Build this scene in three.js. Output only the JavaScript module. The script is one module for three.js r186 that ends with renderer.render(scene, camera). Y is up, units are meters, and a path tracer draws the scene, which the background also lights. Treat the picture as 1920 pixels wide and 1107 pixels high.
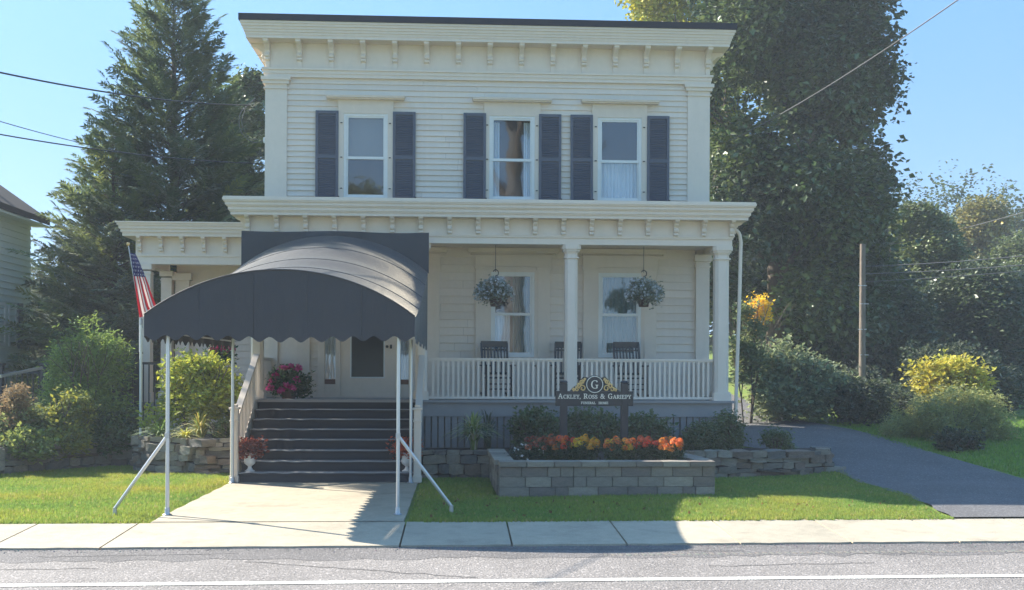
import * as THREE from 'three';
import { mergeGeometries, toCreasedNormals } from 'three/addons/utils/BufferGeometryUtils.js';
import { RoundedBoxGeometry } from 'three/addons/geometries/RoundedBoxGeometry.js';
import { FontLoader } from 'three/addons/loaders/FontLoader.js';
import { TextGeometry } from 'three/addons/geometries/TextGeometry.js';

// ------------------------------------------------------------------ camera, sky, sun, exposure
const scene = new THREE.Scene();
const F = 2000, IW = 1920, IH = 1107, CY = 695, YAW = Math.atan(0.05), ROLL = 0.0045, EYE = [0, 1.936, 20.2];
const camera = new THREE.PerspectiveCamera(2 * Math.atan(IH / 2 / F) * 180 / Math.PI, IW / IH, 0.1, 600);
camera.position.set(...EYE);
camera.rotation.set(0, -YAW, ROLL, 'YXZ');
camera.setViewOffset(IW, IH, 0, -(CY - IH / 2), IW, IH);
camera.updateProjectionMatrix();
scene.add(camera);
const renderer = new THREE.WebGLRenderer({ antialias: true });
renderer.toneMapping = THREE.LinearToneMapping;
renderer.toneMappingExposure = 3.45;
renderer.shadowMap.enabled = true;
const SUN = new THREE.Vector3(-1.2, 1, -0.72).normalize();
const sun = new THREE.DirectionalLight(new THREE.Color().setRGB(1, 0.93, 0.8), 4.2);
sun.position.copy(SUN).multiplyScalar(60);
sun.castShadow = true;
Object.assign(sun.shadow.camera, { left: -40, right: 40, top: 40, bottom: -40, near: 1, far: 160 });
sun.shadow.mapSize.set(4096, 4096);
scene.add(sun, sun.target);
{ // clear morning sky: deep blue overhead, paler low down and round the sun
  const W = 1024, H = 512, d = new Float32Array(W * H * 4), v = new THREE.Vector3();
  for (let j = 0; j < H; j++) for (let i = 0; i < W; i++) {
    const el = ((j + 0.5) / H - 0.5) * Math.PI, az = ((i + 0.5) / W - 0.5) * 2 * Math.PI;
    v.set(Math.cos(az) * Math.cos(el), Math.sin(el), Math.sin(az) * Math.cos(el));
    const c = Math.min(1, Math.max(-1, v.dot(SUN))), ang = Math.acos(c), h = Math.max(0, v.y);
    const lo = Math.exp(-h * 5.2), glow = 0.15 * Math.exp(-ang * 1.9) + 0.5 * Math.exp(-ang * 6.5), k = (j * W + i) * 4;
    const ray = 0.8 + 0.35 * c * c;
    d[k] = (0.05 + 0.14 * lo) * ray + glow * 1.0;
    d[k + 1] = (0.165 + 0.145 * lo) * ray + glow * 0.97;
    d[k + 2] = (0.355 + 0.07 * lo) * ray + glow * 0.9;
    d[k + 3] = 1;
  }
  const t = new THREE.DataTexture(d, W, H, THREE.RGBAFormat, THREE.FloatType);
  t.mapping = THREE.EquirectangularReflectionMapping; t.magFilter = t.minFilter = THREE.LinearFilter; t.wrapS = THREE.RepeatWrapping; t.needsUpdate = true;
  scene.background = t; scene.environment = t;
}
scene.fog = new THREE.FogExp2(new THREE.Color().setRGB(0.85, 0.92, 1), 0.0017);

// ------------------------------------------------------------------ helpers
function rng(a) { return () => { a = (a + 0x6D2B79F5) | 0; let t = Math.imul(a ^ (a >>> 15), 1 | a); t = (t + Math.imul(t ^ (t >>> 7), 61 | t)) ^ t; return ((t ^ (t >>> 14)) >>> 0) / 4294967296; }; }
const R = rng(7), rr = (a, b) => a + (b - a) * R(), V = (x, y, z) => new THREE.Vector3(x, y, z);
const sm = (a, b, x) => { const t = Math.min(1, Math.max(0, (x - a) / (b - a))); return t * t * (3 - 2 * t); };
const lerp = (a, b, t) => a + (b - a) * t;
// a spot measured on the photograph, at its distance z from the porch front, as a point in metres
function at(px, py, z) {
  const u2 = px - 960, v2 = CY - py, u = u2 * Math.cos(ROLL) - v2 * Math.sin(ROLL), v = u2 * Math.sin(ROLL) + v2 * Math.cos(ROLL);
  const a = u / F, b = v / F, t = (EYE[2] - z) / (Math.cos(YAW) - a * Math.sin(YAW));
  return V(t * (Math.sin(YAW) + a * Math.cos(YAW)), EYE[1] + b * t, z);
}
const used = new Map();
function numbered(n) { const k = (used.get(n) || 0); used.set(n, k + 1); return k ? n + '_' + String(k).padStart(3, '0') : n; }
function tag(o, label, category, group, kind) { o.userData.label = label; if (category) o.userData.category = category; if (group) o.userData.group = group; if (kind) o.userData.kind = kind; return o; }
function thing(name, label, category, [x, y, z] = [0, 0, 0], turn = 0, group) { const o = new THREE.Group(); o.name = numbered(name); o.position.set(x, y, z); o.rotation.y = turn; scene.add(o); return tag(o, label, category, group); }
function put(name, geo, mat, parent, pos) { const g = Array.isArray(geo) ? merge(geo) : geo; const m = new THREE.Mesh(g, mat); m.name = parent ? name : numbered(name); m.castShadow = m.receiveShadow = true; if (pos) m.position.set(...pos); (parent || scene).add(m); return m; }
function structure(name, geo, mat) { const m = put(name, geo, mat); m.userData.kind = 'structure'; return m; }
function metric(g) { // uv in metres, by the way each face points
  g = g.index ? g.toNonIndexed() : g; const p = g.attributes.position, n = p.count, uv = new Float32Array(n * 2), a = V(), b = V(), c = V();
  for (let i = 0; i < n; i += 3) {
    a.fromBufferAttribute(p, i); b.fromBufferAttribute(p, i + 1).sub(a); c.fromBufferAttribute(p, i + 2).sub(a); b.cross(c);
    const x = Math.abs(b.x), y = Math.abs(b.y), z = Math.abs(b.z), m = x > y && x > z ? 0 : y > z ? 1 : 2;
    for (let k = i; k < i + 3; k++) { uv[2 * k] = m === 0 ? p.getZ(k) : p.getX(k); uv[2 * k + 1] = m === 1 ? p.getZ(k) : p.getY(k); }
  }
  g.setAttribute('uv', new THREE.BufferAttribute(uv, 2)); for (const k of Object.keys(g.attributes)) if (!['position', 'normal', 'uv', 'color'].includes(k)) g.deleteAttribute(k);
  if (!g.attributes.normal) g.computeVertexNormals();
  return g;
}
function merge(list) { return list.length === 1 ? list[0] : mergeGeometries(list.map(g => g.index ? g.toNonIndexed() : g)); }
function box(w, h, d, x = 0, y = 0, z = 0, rx = 0, ry = 0, rz = 0) { const g = new THREE.BoxGeometry(w, h, d); if (rx || ry || rz) g.applyMatrix4(new THREE.Matrix4().makeRotationFromEuler(new THREE.Euler(rx, ry, rz))); g.translate(x, y, z); return metric(g); }
const bb = (x0, x1, y0, y1, z0, z1) => box(x1 - x0, y1 - y0, z1 - z0, (x0 + x1) / 2, (y0 + y1) / 2, (z0 + z1) / 2);
function rbox(w, h, d, r, x = 0, y = 0, z = 0, ry = 0) { const g = new RoundedBoxGeometry(w, h, d, 1, r); if (ry) g.rotateY(ry); g.translate(x, y, z); return metric(g); }
function bar(p, q, r0, r1 = r0, n = 8) { const d = q.clone().sub(p), g = new THREE.CylinderGeometry(r1, r0, d.length(), n, 1); g.applyQuaternion(new THREE.Quaternion().setFromUnitVectors(V(0, 1, 0), d.clone().normalize())); g.translate((p.x + q.x) / 2, (p.y + q.y) / 2, (p.z + q.z) / 2); return metric(g); }
function beam(p, q, w, h) { const d = q.clone().sub(p), g = new THREE.BoxGeometry(w, h, d.length()); const m = new THREE.Matrix4().lookAt(q, p, V(0, 1, 0)); g.applyMatrix4(m); g.translate((p.x + q.x) / 2, (p.y + q.y) / 2, (p.z + q.z) / 2); return metric(g); }
function tube(pts, r, n = 6, seg = 24) { return metric(new THREE.TubeGeometry(new THREE.CatmullRomCurve3(pts), seg, r, n)); }
function lathe(pts, n = 20, x = 0, y = 0, z = 0) { const g = new THREE.LatheGeometry(pts.map(p => new THREE.Vector2(...p)), n); g.translate(x, y, z); return metric(g); }
function extr(pts, depth, bevel = 0) { const s = new THREE.Shape(pts.map(p => new THREE.Vector2(...p))); return new THREE.ExtrudeGeometry(s, { depth, bevelEnabled: bevel > 0, bevelSize: bevel, bevelThickness: bevel, bevelSegments: 1, curveSegments: 6 }); }
function prism(pts, x0, x1) { const g = extr(pts, x1 - x0); g.rotateY(-Math.PI / 2); g.translate(x1, 0, 0); return metric(g); } // pts are (z, y), drawn along x
function surface(nu, nv, fn) { const p = [], uv = [], ix = []; for (let j = 0; j <= nv; j++) for (let i = 0; i <= nu; i++) { const q = fn(i / nu, j / nv); p.push(q[0], q[1], q[2]); uv.push(q[3] ?? q[0], q[4] ?? q[2]); } for (let j = 0; j < nv; j++) for (let i = 0; i < nu; i++) { const a = j * (nu + 1) + i, b = a + 1, c = a + nu + 1, e = c + 1; ix.push(a, c, b, b, c, e); } const g = new THREE.BufferGeometry(); g.setAttribute('position', new THREE.Float32BufferAttribute(p, 3)); g.setAttribute('uv', new THREE.Float32BufferAttribute(uv, 2)); g.setIndex(ix); g.computeVertexNormals(); return g; }

// tileable noise and the textures that come of it
function lattice(n, seed) { const r = rng(seed), a = new Float32Array(n * n).map(() => r()); return (u, v) => { u *= n; v *= n; const i = Math.floor(u), j = Math.floor(v), fu = u - i, fv = v - j, s = fu * fu * (3 - 2 * fu), t = fv * fv * (3 - 2 * fv), w = (x, y) => a[((y % n + n) % n) * n + ((x % n + n) % n)]; return lerp(lerp(w(i, j), w(i + 1, j), s), lerp(w(i, j + 1), w(i + 1, j + 1), s), t); }; }
function fbm(n, oct, seed) { const L = []; for (let k = 0; k < oct; k++) L.push(lattice(n << k, seed + k)); return (u, v) => { let s = 0, a = 0.5, t = 0; for (const l of L) { s += a * l(u, v); t += a; a *= 0.55; } return s / t; }; }
const enc = x => Math.round(255 * Math.min(1, Math.max(0, x <= 0.0031308 ? 12.92 * x : 1.055 * Math.pow(x, 1 / 2.4) - 0.055)));
function tex(size, metres, fn, color = true) { const d = new Uint8Array(size * size * 4); for (let j = 0; j < size; j++) for (let i = 0; i < size; i++) { let c = fn(i / size, j / size); if (!Array.isArray(c)) c = [c, c, c]; const k = (j * size + i) * 4; for (let q = 0; q < 3; q++) d[k + q] = color ? enc(c[q]) : Math.round(255 * Math.min(1, Math.max(0, c[q]))); d[k + 3] = 255; } const t = new THREE.DataTexture(d, size, size); t.wrapS = t.wrapT = THREE.RepeatWrapping; t.magFilter = THREE.LinearFilter; t.minFilter = THREE.LinearMipmapLinearFilter; t.generateMipmaps = true; if (color) t.colorSpace = THREE.SRGBColorSpace; t.repeat.set(1 / metres, 1 / metres); t.needsUpdate = true; return t; }
const n1 = fbm(4, 6, 11), n2 = fbm(8, 5, 23), n3 = fbm(32, 4, 37), n4 = fbm(128, 2, 41), nA = lattice(256, 51), nB = lattice(512, 53);
const T = {
  paint: tex(512, 2.3, (u, v) => 0.8 + 0.2 * (0.4 * n1(u, v) + 0.25 * n3(u, v) + 0.15 * n4(u, v) + 0.2 * n2(u * 4, v * 0.5))),
  paintB: tex(512, 0.7, (u, v) => 0.5 * n3(u, v) + 0.5 * n4(u, v), false),
  concrete: tex(1024, 3.1, (u, v) => { const a = n1(u, v), b = n3(u, v), c = nB(u, v), e = n2(u, v); const s = 0.56 + 0.3 * a + 0.2 * b + 0.22 * (c - 0.5) - (e > 0.62 ? (e - 0.62) * 0.7 : 0); return [s, s * 0.985, s * 0.95]; }),
  concreteB: tex(512, 1.0, (u, v) => 0.4 * n4(u, v) + 0.6 * nA(u, v), false),
  asphalt: tex(1024, 4.3, (u, v) => { const a = n1(u, v), c = nB(u, v), q = nA(u + 0.31, v + 0.17), b = n2(u, v); const s = 0.26 + 0.2 * a + 0.12 * b + 0.22 * (c - 0.5) + (q > 0.68 ? (q - 0.68) * 1.6 : 0) - (q < 0.25 ? (0.25 - q) * 0.7 : 0); return [s * 1.02, s * 0.99, s * 0.96]; }),
  asphaltB: tex(512, 2.6, (u, v) => nA(u, v) * 0.6 + n4(u, v) * 0.4, false),
  stone: tex(512, 0.9, (u, v) => { const a = n1(u, v), b = n3(u, v), c = n4(u, v), l = n2(v + 0.3, u); const s = 0.35 + 0.4 * a + 0.25 * b + 0.2 * (c - 0.5); const g = l > 0.6 ? (l - 0.6) * 1.4 : 0; return [s * (1 - 0.1 * g) + 0.15 * g, s + 0.2 * g, s * 0.95]; }),
  stoneB: tex(512, 0.6, (u, v) => 0.5 * n2(u, v) + 0.5 * n3(u, v), false),
  soil: tex(512, 0.8, (u, v) => { const s = 0.3 + 0.6 * n3(u, v) * n2(u, v) + 0.4 * (nA(u, v) - 0.4); return [s, s * 0.95, s * 0.9]; }),
  bark: tex(512, 1.1, (u, v) => { const r = n3(u * 2, v * 0.25), s = 0.35 + 0.5 * r + 0.25 * n1(u, v); return [s, s * 0.96, s * 0.9]; }),
  barkB: tex(512, 1.1, (u, v) => n3(u * 2, v * 0.25), false),
  cloth: tex(512, 1.9, (u, v) => { const s = 0.78 + 0.16 * n1(u, v) + 0.06 * n4(u, v); return n4(u + 0.2, v) > 0.86 && nA(u, v) > 0.8 ? 1 : s; }),
  clothB: tex(512, 1.3, (u, v) => 0.75 * n1(u * 2, v * 0.5 + 0.1) + 0.15 * n2(u, v) + 0.1 * nA(u, v), false),
  turf: tex(1024, 4.3, (u, v) => { const a = n1(u, v), b = n3(u, v), c = nA(u, v), e = n2(u, v); const s = 0.45 + 0.3 * b + 0.25 * c; return [s * (0.75 + 0.5 * a), s, s * (0.5 + 0.3 * e)]; }),
  wavy: tex(256, 0.9, (u, v) => 0.85 * lattice(3, 5)(u, v) + 0.15 * lattice(7, 9)(u, v), false),
  wood: tex(512, 0.6, (u, v) => 0.6 + 0.4 * n3(u * 2, v * 0.1)),
};
function M(r, g, b, rough = 0.7, o = {}) { const c = new THREE.Color().setRGB(r, g, b); return new (o.transmission !== undefined || o.clearcoat || o.ior || o.sheen ? THREE.MeshPhysicalMaterial : THREE.MeshStandardMaterial)({ color: c, roughness: rough, metalness: 0, ...o }); }
const P = { map: T.paint, bumpMap: T.paintB, bumpScale: 0.0012 };
const mat = {
  cream: M(0.82, 0.70, 0.58, 0.55, P), creamB: M(0.79, 0.67, 0.55, 0.6, P), siding: M(0.80, 0.69, 0.58, 0.6, P), sidingB: M(0.77, 0.66, 0.555, 0.6, P), sidingC: M(0.83, 0.715, 0.6, 0.6, P),
  white: M(0.82, 0.81, 0.77, 0.45, P), shutter: M(0.088, 0.1, 0.135, 0.5, P), greyPaint: M(0.31, 0.295, 0.29, 0.55, P), greyPaintB: M(0.28, 0.265, 0.26, 0.6, P),
  roof: M(0.025, 0.025, 0.035, 0.8, P), black: M(0.012, 0.012, 0.014, 0.45), blackPaint: M(0.02, 0.02, 0.023, 0.4, { bumpMap: T.paintB, bumpScale: 0.001 }),
  dark: M(0.02, 0.02, 0.025, 0.9), room: M(0.11, 0.10, 0.09, 0.9), carpet: M(0.05, 0.05, 0.058, 0.8, { map: T.cloth, bumpMap: T.concreteB, bumpScale: 0.003, sheen: 1, sheenRoughness: 0.35, sheenColor: new THREE.Color(0.8, 0.8, 0.85) }),
  canvas: M(0.04, 0.041, 0.048, 0.66, { sheen: 0.7, sheenRoughness: 0.4, sheenColor: new THREE.Color(0.75, 0.7, 0.6), map: T.cloth, bumpMap: T.clothB, bumpScale: 0.012, side: THREE.DoubleSide }), canvasIn: M(0.05, 0.05, 0.055, 0.9, { map: T.cloth, side: THREE.DoubleSide }),
  nosing: M(0.34, 0.34, 0.35, 0.6, { map: T.cloth, side: THREE.DoubleSide }), pole: M(0.62, 0.62, 0.62, 0.35, { metalness: 0.55 }), steel: M(0.5, 0.5, 0.5, 0.4, { metalness: 0.8 }),
  glass: M(0.93, 0.96, 0.97, 0.02, { transmission: 1, thickness: 0, ior: 2.3, bumpMap: T.wavy, bumpScale: 0.0006 }), curtain: M(0.72, 0.76, 0.8, 0.95, { side: THREE.DoubleSide, map: T.cloth }), shade: M(0.2, 0.19, 0.17, 0.9, { side: THREE.DoubleSide }), curtainGreen: M(0.17, 0.26, 0.25, 0.95, { side: THREE.DoubleSide, map: T.cloth }),
  concrete: M(0.5, 0.44, 0.345, 0.85, { map: T.concrete, bumpMap: T.concreteB, bumpScale: 0.004 }), concreteB: M(0.46, 0.41, 0.325, 0.85, { map: T.concrete, bumpMap: T.concreteB, bumpScale: 0.004 }),
  asphalt: M(0.45, 0.42, 0.405, 0.9, { map: T.asphalt, bumpMap: T.asphaltB, bumpScale: 0.012 }), asphaltDark: M(0.3, 0.285, 0.285, 0.9, { map: T.asphalt, bumpMap: T.asphaltB, bumpScale: 0.012 }), driveway: M(0.24, 0.238, 0.25, 0.9, { map: T.asphalt, bumpMap: T.asphaltB, bumpScale: 0.008 }),
  tar: M(0.06, 0.058, 0.058, 0.85), line: M(0.75, 0.74, 0.7, 0.8, { map: T.concrete, bumpMap: T.asphaltB, bumpScale: 0.01 }), soil: M(0.10, 0.07, 0.05, 0.95, { map: T.soil, bumpMap: T.stoneB, bumpScale: 0.03 }), turf: M(0.2, 0.28, 0.06, 0.95, { map: T.turf }), woods: M(0.06, 0.06, 0.03, 0.95, { map: T.soil }),
  bark: M(0.16, 0.13, 0.105, 0.9, { map: T.bark, bumpMap: T.barkB, bumpScale: 0.03 }), barkPale: M(0.2, 0.205, 0.22, 0.9, { map: T.bark, bumpMap: T.barkB, bumpScale: 0.05 }), poleWood: M(0.26, 0.22, 0.19, 0.9, { map: T.bark, bumpMap: T.barkB, bumpScale: 0.01 }),
  terracotta: M(0.2, 0.1, 0.07, 0.8, P), urn: M(0.74, 0.73, 0.7, 0.6, P), basket: M(0.06, 0.035, 0.025, 0.8), gold: M(0.75, 0.5, 0.2, 0.4, { metalness: 0.3 }), ivory: M(0.85, 0.8, 0.68, 0.5), sign: M(0.028, 0.026, 0.03, 0.5, P), wire: M(0.03, 0.03, 0.035, 0.6), wirePale: M(0.13, 0.13, 0.14, 0.8), neighbour: M(0.72, 0.76, 0.7, 0.7, P), shingle: M(0.05, 0.035, 0.03, 0.9, { map: T.soil }), doorGlass: M(0.02, 0.022, 0.03, 0.2, { ior: 1.4 }),
};
const stones = [[0.36, 0.315, 0.27], [0.46, 0.385, 0.31], [0.26, 0.235, 0.22], [0.5, 0.44, 0.37], [0.34, 0.25, 0.2]].map(c => M(...c, 0.9, { map: T.stone, bumpMap: T.stoneB, bumpScale: 0.02 }));
const blocks = [[0.4, 0.345, 0.295], [0.32, 0.27, 0.24], [0.5, 0.43, 0.36], [0.3, 0.25, 0.225]].map(c => M(...c, 0.9, { map: T.stone, bumpMap: T.stoneB, bumpScale: 0.012 }));
const leafM = M(1, 1, 1, 0.62, { transmission: 0.4, thickness: 0, ior: 1.3, side: THREE.DoubleSide });
leafM.roughness = 1; leafM.transmission = 0.45;
const glossM = M(1, 1, 1, 0.42, { side: THREE.DoubleSide });
const petalM = M(1, 1, 1, 0.9, { transmission: 0.3, thickness: 0, ior: 1.3, side: THREE.DoubleSide });

// ------------------------------------------------------------------ terrain, road, pavement
const rz = (x, z) => z + 0.022 * x; // the street runs 1.3 degrees off the house front
function H(x, z) {
  const q = rz(x, z);
  if (q > 6.66) return q < 17.4 ? -0.32 : Math.min(0, -0.32 + (q - 17.4) * 0.6);
  const right = sm(4.6, 7.4, x) * 0.085 * Math.min(20, Math.max(0, 2 - z)), left = sm(-4, -5, x) * sm(-1.4, -2.6, z) * 0.55, back = sm(-20, -60, z) * 3;
  return right + left + back + 0.015 * Math.sin(x * 1.3 + z * 0.9) * sm(6.4, 5, q) - 0.04 * sm(-4.1, -3.9, x) * sm(-0.4, -0.6, x) * sm(1.4, 1.8, z);
}
{
  const lin = (a, b, s) => { const o = []; for (let t = a; t < b; t += s) o.push(t); return o; };
  const xs = [...lin(-150, -20, 10), ...lin(-20, -8, 1.5), ...lin(-8, 14, 0.4), ...lin(14, 30, 2), ...lin(30, 151, 10)], zs = [...lin(-180, -30, 10), ...lin(-30, -8, 1), ...lin(-8, 6, 0.4), ...lin(6, 7.6, 0.08), ...lin(7.6, 17, 1), ...lin(17, 18.4, 0.2), ...lin(18.4, 40, 3), ...lin(40, 141, 20)];
  const g = surface(xs.length - 1, zs.length - 1, (u, v) => { const x = xs[Math.round(u * (xs.length - 1))], z = zs[Math.round(v * (zs.length - 1))]; return [x, H(x, z), z]; });
  structure('ground', g, mat.turf);
}
let gritLater;
const street = (x, q, y) => [x, y, q - 0.022 * x];
function strip(q0, q1, y0, y1, x0, x1, wob = 0, n = 60) { const w = rng(99); const a = [], b = []; for (let i = 0; i <= n; i++) { a.push(wob * (w() - 0.5)); b.push(wob * (w() - 0.5)); } return surface(n, 2, (u, v) => { const x = lerp(x0, x1, u), i = Math.round(u * n), q = lerp(q0 + a[i] * 0.4, q1 + b[i], v); return street(x, q, lerp(y0, y1, v)); }); }
structure('road', strip(7.98, 17.5, -0.084, -0.02, -80, 80), mat.asphalt);
structure('road_shoulder', strip(7.985, 8.78, -0.081, -0.0762, -30, 30, 0.22, 300), mat.asphaltDark);
tag(structure('road_line', strip(10.0, 10.14, -0.0645, -0.0635, -80, 80, 0.012, 400), mat.line), 'white edge line painted along the road');
{ // grit, a tread-printed trail of dried mud and hairline cracks on the road
  const r = rng(131), L = [], M2 = [];
  for (let i = 0; i < 900; i++) { const x = lerp(1.6, 7.6, r()), k = Math.round(x / 0.085) * 0.085 + 0.012 * (r() - 0.5), q = 8.62 + 0.09 * (r() - 0.5) + 0.02 * Math.sin(x); L.push({ p: V(...street(k, q, -0.076)), s: V(0.018 + 0.02 * r(), 0.006, 0.04 + 0.04 * r()), e: [0, 0.35 + 0.2 * r(), 0], c: [0.17 * (0.7 + 0.5 * r()), 0.15, 0.13] }); }
  for (let i = 0; i < 1500; i++) { const x = lerp(-9, 11, r()), q = 8.03 + 0.35 * r() * r(); L.push({ p: V(...street(x, q, -0.079)), s: 0.006 + 0.014 * r() * r(), e: [r() * 6, r() * 6, r() * 6], c: [0.24 * (0.5 + 0.6 * r()), 0.19 * (0.7 + 0.4 * r()), 0.17] }); }
  const o = new THREE.Group(); o.name = 'road_grit'; o.userData = { kind: 'stuff', label: 'grit and dried mud along the road edge' }; scene.add(o); gritLater = () => instanced('grit', new THREE.IcosahedronGeometry(0.6, 0), M(1, 1, 1, 0.95), L, o);
  const crack = (x0, q0, x1, q1, n) => { const pts = []; for (let i = 0; i <= n; i++) pts.push([lerp(x0, x1, i / n) + 0.05 * (r() - 0.5), lerp(q0, q1, i / n) + 0.07 * (r() - 0.5)]); const g = surface(n, 1, (u, v) => { const [x, q] = pts[Math.round(u * n)]; return street(x, q + (v - 0.5) * 0.018, -0.0839 + 0.064 * (q - 7.98) / 9.52 + 0.0045); }); structure('road_crack', g, mat.tar); };
  crack(-2.2, 8.9, 0.2, 9.9, 18); crack(-5.5, 9.3, -3.6, 9.2, 14); crack(2.6, 9.4, 4.4, 9.25, 14); crack(0.2, 8.15, 3.2, 8.45, 20); crack(-4.5, 8.5, -2.4, 8.35, 14);
}
{ // pavement of cast slabs, a gap at every joint
  const root = new THREE.Group(); root.name = 'sidewalk'; root.userData = { kind: 'structure', label: 'pale concrete sidewalk of square slabs along the road' }; scene.add(root);
  const js = [-10.6, -9.25, -7.9, -6.55, -5.2, -3.98, -0.66, 0.62, 1.95, 3.28, 4.62, 5.92, 7.2, 8.55, 9.9, 11.25, 12.6];
  for (let i = 0; i + 1 < js.length; i++) {
    const x0 = js[i] + 0.011, x1 = js[i + 1] - 0.011, g = new THREE.BoxGeometry(x1 - x0, 0.12, 1.42, 8, 1, 4), p = g.attributes.position;
    for (let k = 0; k < p.count; k++) { const x = p.getX(k) + (x0 + x1) / 2, v = p.getZ(k) / 1.42 + 0.5, e = v > 0.9 ? 0.012 * Math.sin(x * 9) + 0.01 * Math.sin(x * 23) : 0; const s = street(x, lerp(6.6, 8.02, v) + e, p.getY(k) - 0.06 + lerp(0.008, -0.058, v)); p.setXYZ(k, ...s); }
    g.computeVertexNormals(); put('slab', metric(g), i % 3 ? mat.concrete : mat.concreteB, root);
  }
}
{ // front walk
  const g = surface(10, 30, (u, v) => { const z = lerp(1.72, rz(-2.3, 6.63), v), x = lerp(-3.86 + 0.01 * Math.sin(v * 40), -0.69 + 0.006 * Math.sin(v * 31), u); return [x, 0.012, z]; });
  const edge = box(3.16, 0.1, 4.92, -2.275, -0.045, 4.17);
  const w = new THREE.Group(); w.name = 'front_walk'; w.userData = { kind: 'structure', label: 'pale concrete walk leading up to the steps' }; scene.add(w);
  put('walk_surface', g, mat.concrete, w); put('walk_base', edge, mat.concreteB, w);
}
{ // driveway climbing past the right of the house
  const c = a => new THREE.CatmullRomCurve3(a.map(([x, z]) => V(x, 0, z))), l = c([[6.5, 6.46], [6.85, 4.5], [7.0, 1.8], [6.6, -1], [6.1, -5], [6.2, -14]]), r = c([[11.6, 6.36], [10.6, 4.4], [10, 1.9], [9.5, -3.4], [8.5, -6.8], [8.4, -14]]);
  structure('driveway', surface(14, 70, (u, v) => { const a = l.getPoint(v), b = r.getPoint(v), x = lerp(a.x, b.x, u) + (u === 0 ? 0.03 * Math.sin(v * 60) : 0), z = lerp(a.z, b.z, u); return [x, H(x, z) + 0.03, z]; }), mat.driveway);
}
// ------------------------------------------------------------------ house
const house = thing('house', 'two-storey cream clapboard house with flat bracketed cornice and front porch', 'house');
const ZW = -1.66, XL = -3.94, XR = 5.16, ZB = -6.6;
function clapRow(parent, x0, x1, y, h, z, m) { put('clapboard', clapGeo(x1 - x0, h), m, parent, [x0, y, z]); }
const clapCache = new Map();
function clapGeo(w, h) { const k = w.toFixed(3) + '_' + h.toFixed(3); if (!clapCache.has(k)) clapCache.set(k, prism([[-0.02, 0], [0.034, 0], [0.034, 0.012], [0.008, h + 0.006], [-0.02, h + 0.006]], 0, w)); return clapCache.get(k); }
function rows(parent, x0, x1, y0, y1, h, z, holes, mats) {
  for (let y = y0; y < y1 - 0.02; y += h) {
    const hh = Math.min(h, y1 - y); let cuts = [[x0, x1]];
    for (const [a, b, c, d] of holes) if (y < d - 0.03 && y + hh > c + 0.03) cuts = cuts.flatMap(([p, q]) => a >= q || b <= p ? [[p, q]] : [[p, a], [b, q]].filter(([s, t]) => t - s > 0.02));
    cuts = cuts.flatMap(([p, q]) => q - p > 1.2 && R() < 0.7 ? (m => [[p, m - 0.0015], [m + 0.0015, q]])(lerp(p, q, 0.25 + 0.5 * R())) : [[p, q]]);
    for (const [p, q] of cuts) clapRow(parent, p, q, y, hh, z, mats[Math.floor(R() * mats.length)]);
  }
}
const sidings = [mat.siding, mat.sidingB, mat.sidingC, mat.siding];
const UP = [[-2.3, -1.52], [0.66, 1.48], [2.89, 3.69]];
rows(house, -3.5, 4.7, 5.0, 7.87, 0.1145, ZW, UP.map(([a, b]) => [a - 0.14, b + 0.14, 5.25, 7.4]), sidings);
// side and rear walls, floors and ceiling shut the rooms
put('side_wall', [bb(XL, XL + 0.25, 1.2, 8.1, ZB, ZW - 0.02)], mat.siding, house); put('side_wall', [bb(XR - 0.25, XR, 0.4, 8.1, ZB, ZW - 0.02)], mat.siding, house);
put('rear_wall', bb(XL + 0.25, XR - 0.25, 0.4, 8.1, ZB, ZB + 0.25), mat.siding, house);
put('interior', [bb(XL + 0.25, XR - 0.25, 1.1, 1.36, ZB + 0.25, ZW - 0.03), bb(XL + 0.25, XR - 0.25, 4.6, 4.9, ZB + 0.25, ZW - 0.06), bb(XL + 0.25, XR - 0.25, 7.9, 8.1, ZB + 0.25, ZW - 0.06), bb(XL + 0.25, XR - 0.25, 1.36, 7.9, -4.2, -4.0)], mat.room, house);
put('frieze', [bb(XL, XR, 8.04, 8.66, ZB, -1.62), bb(XL - 0.02, XR + 0.02, 7.86, 7.93, ZB, -1.585), bb(XL - 0.035, XR + 0.035, 7.93, 8.0, ZB, -1.57), bb(XL - 0.06, XR + 0.06, 8.0, 8.045, ZB, -1.545)], mat.cream, house);
// corner pilasters
for (const [a, b] of [[XL, -3.5], [4.7, XR]]) {
  const p = put('corner_pilaster', bb(a, b, 5.0, 7.8, -2.1, -1.6), mat.cream, house);
  put('capital', [bb(a - 0.03, b + 0.03, 7.62, 7.65, -2.13, -1.575), bb(a - 0.045, b + 0.045, 7.72, 7.79, -2.14, -1.56), bb(a - 0.075, b + 0.075, 7.79, 7.86, -2.17, -1.53)], mat.cream, p);
}
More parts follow.
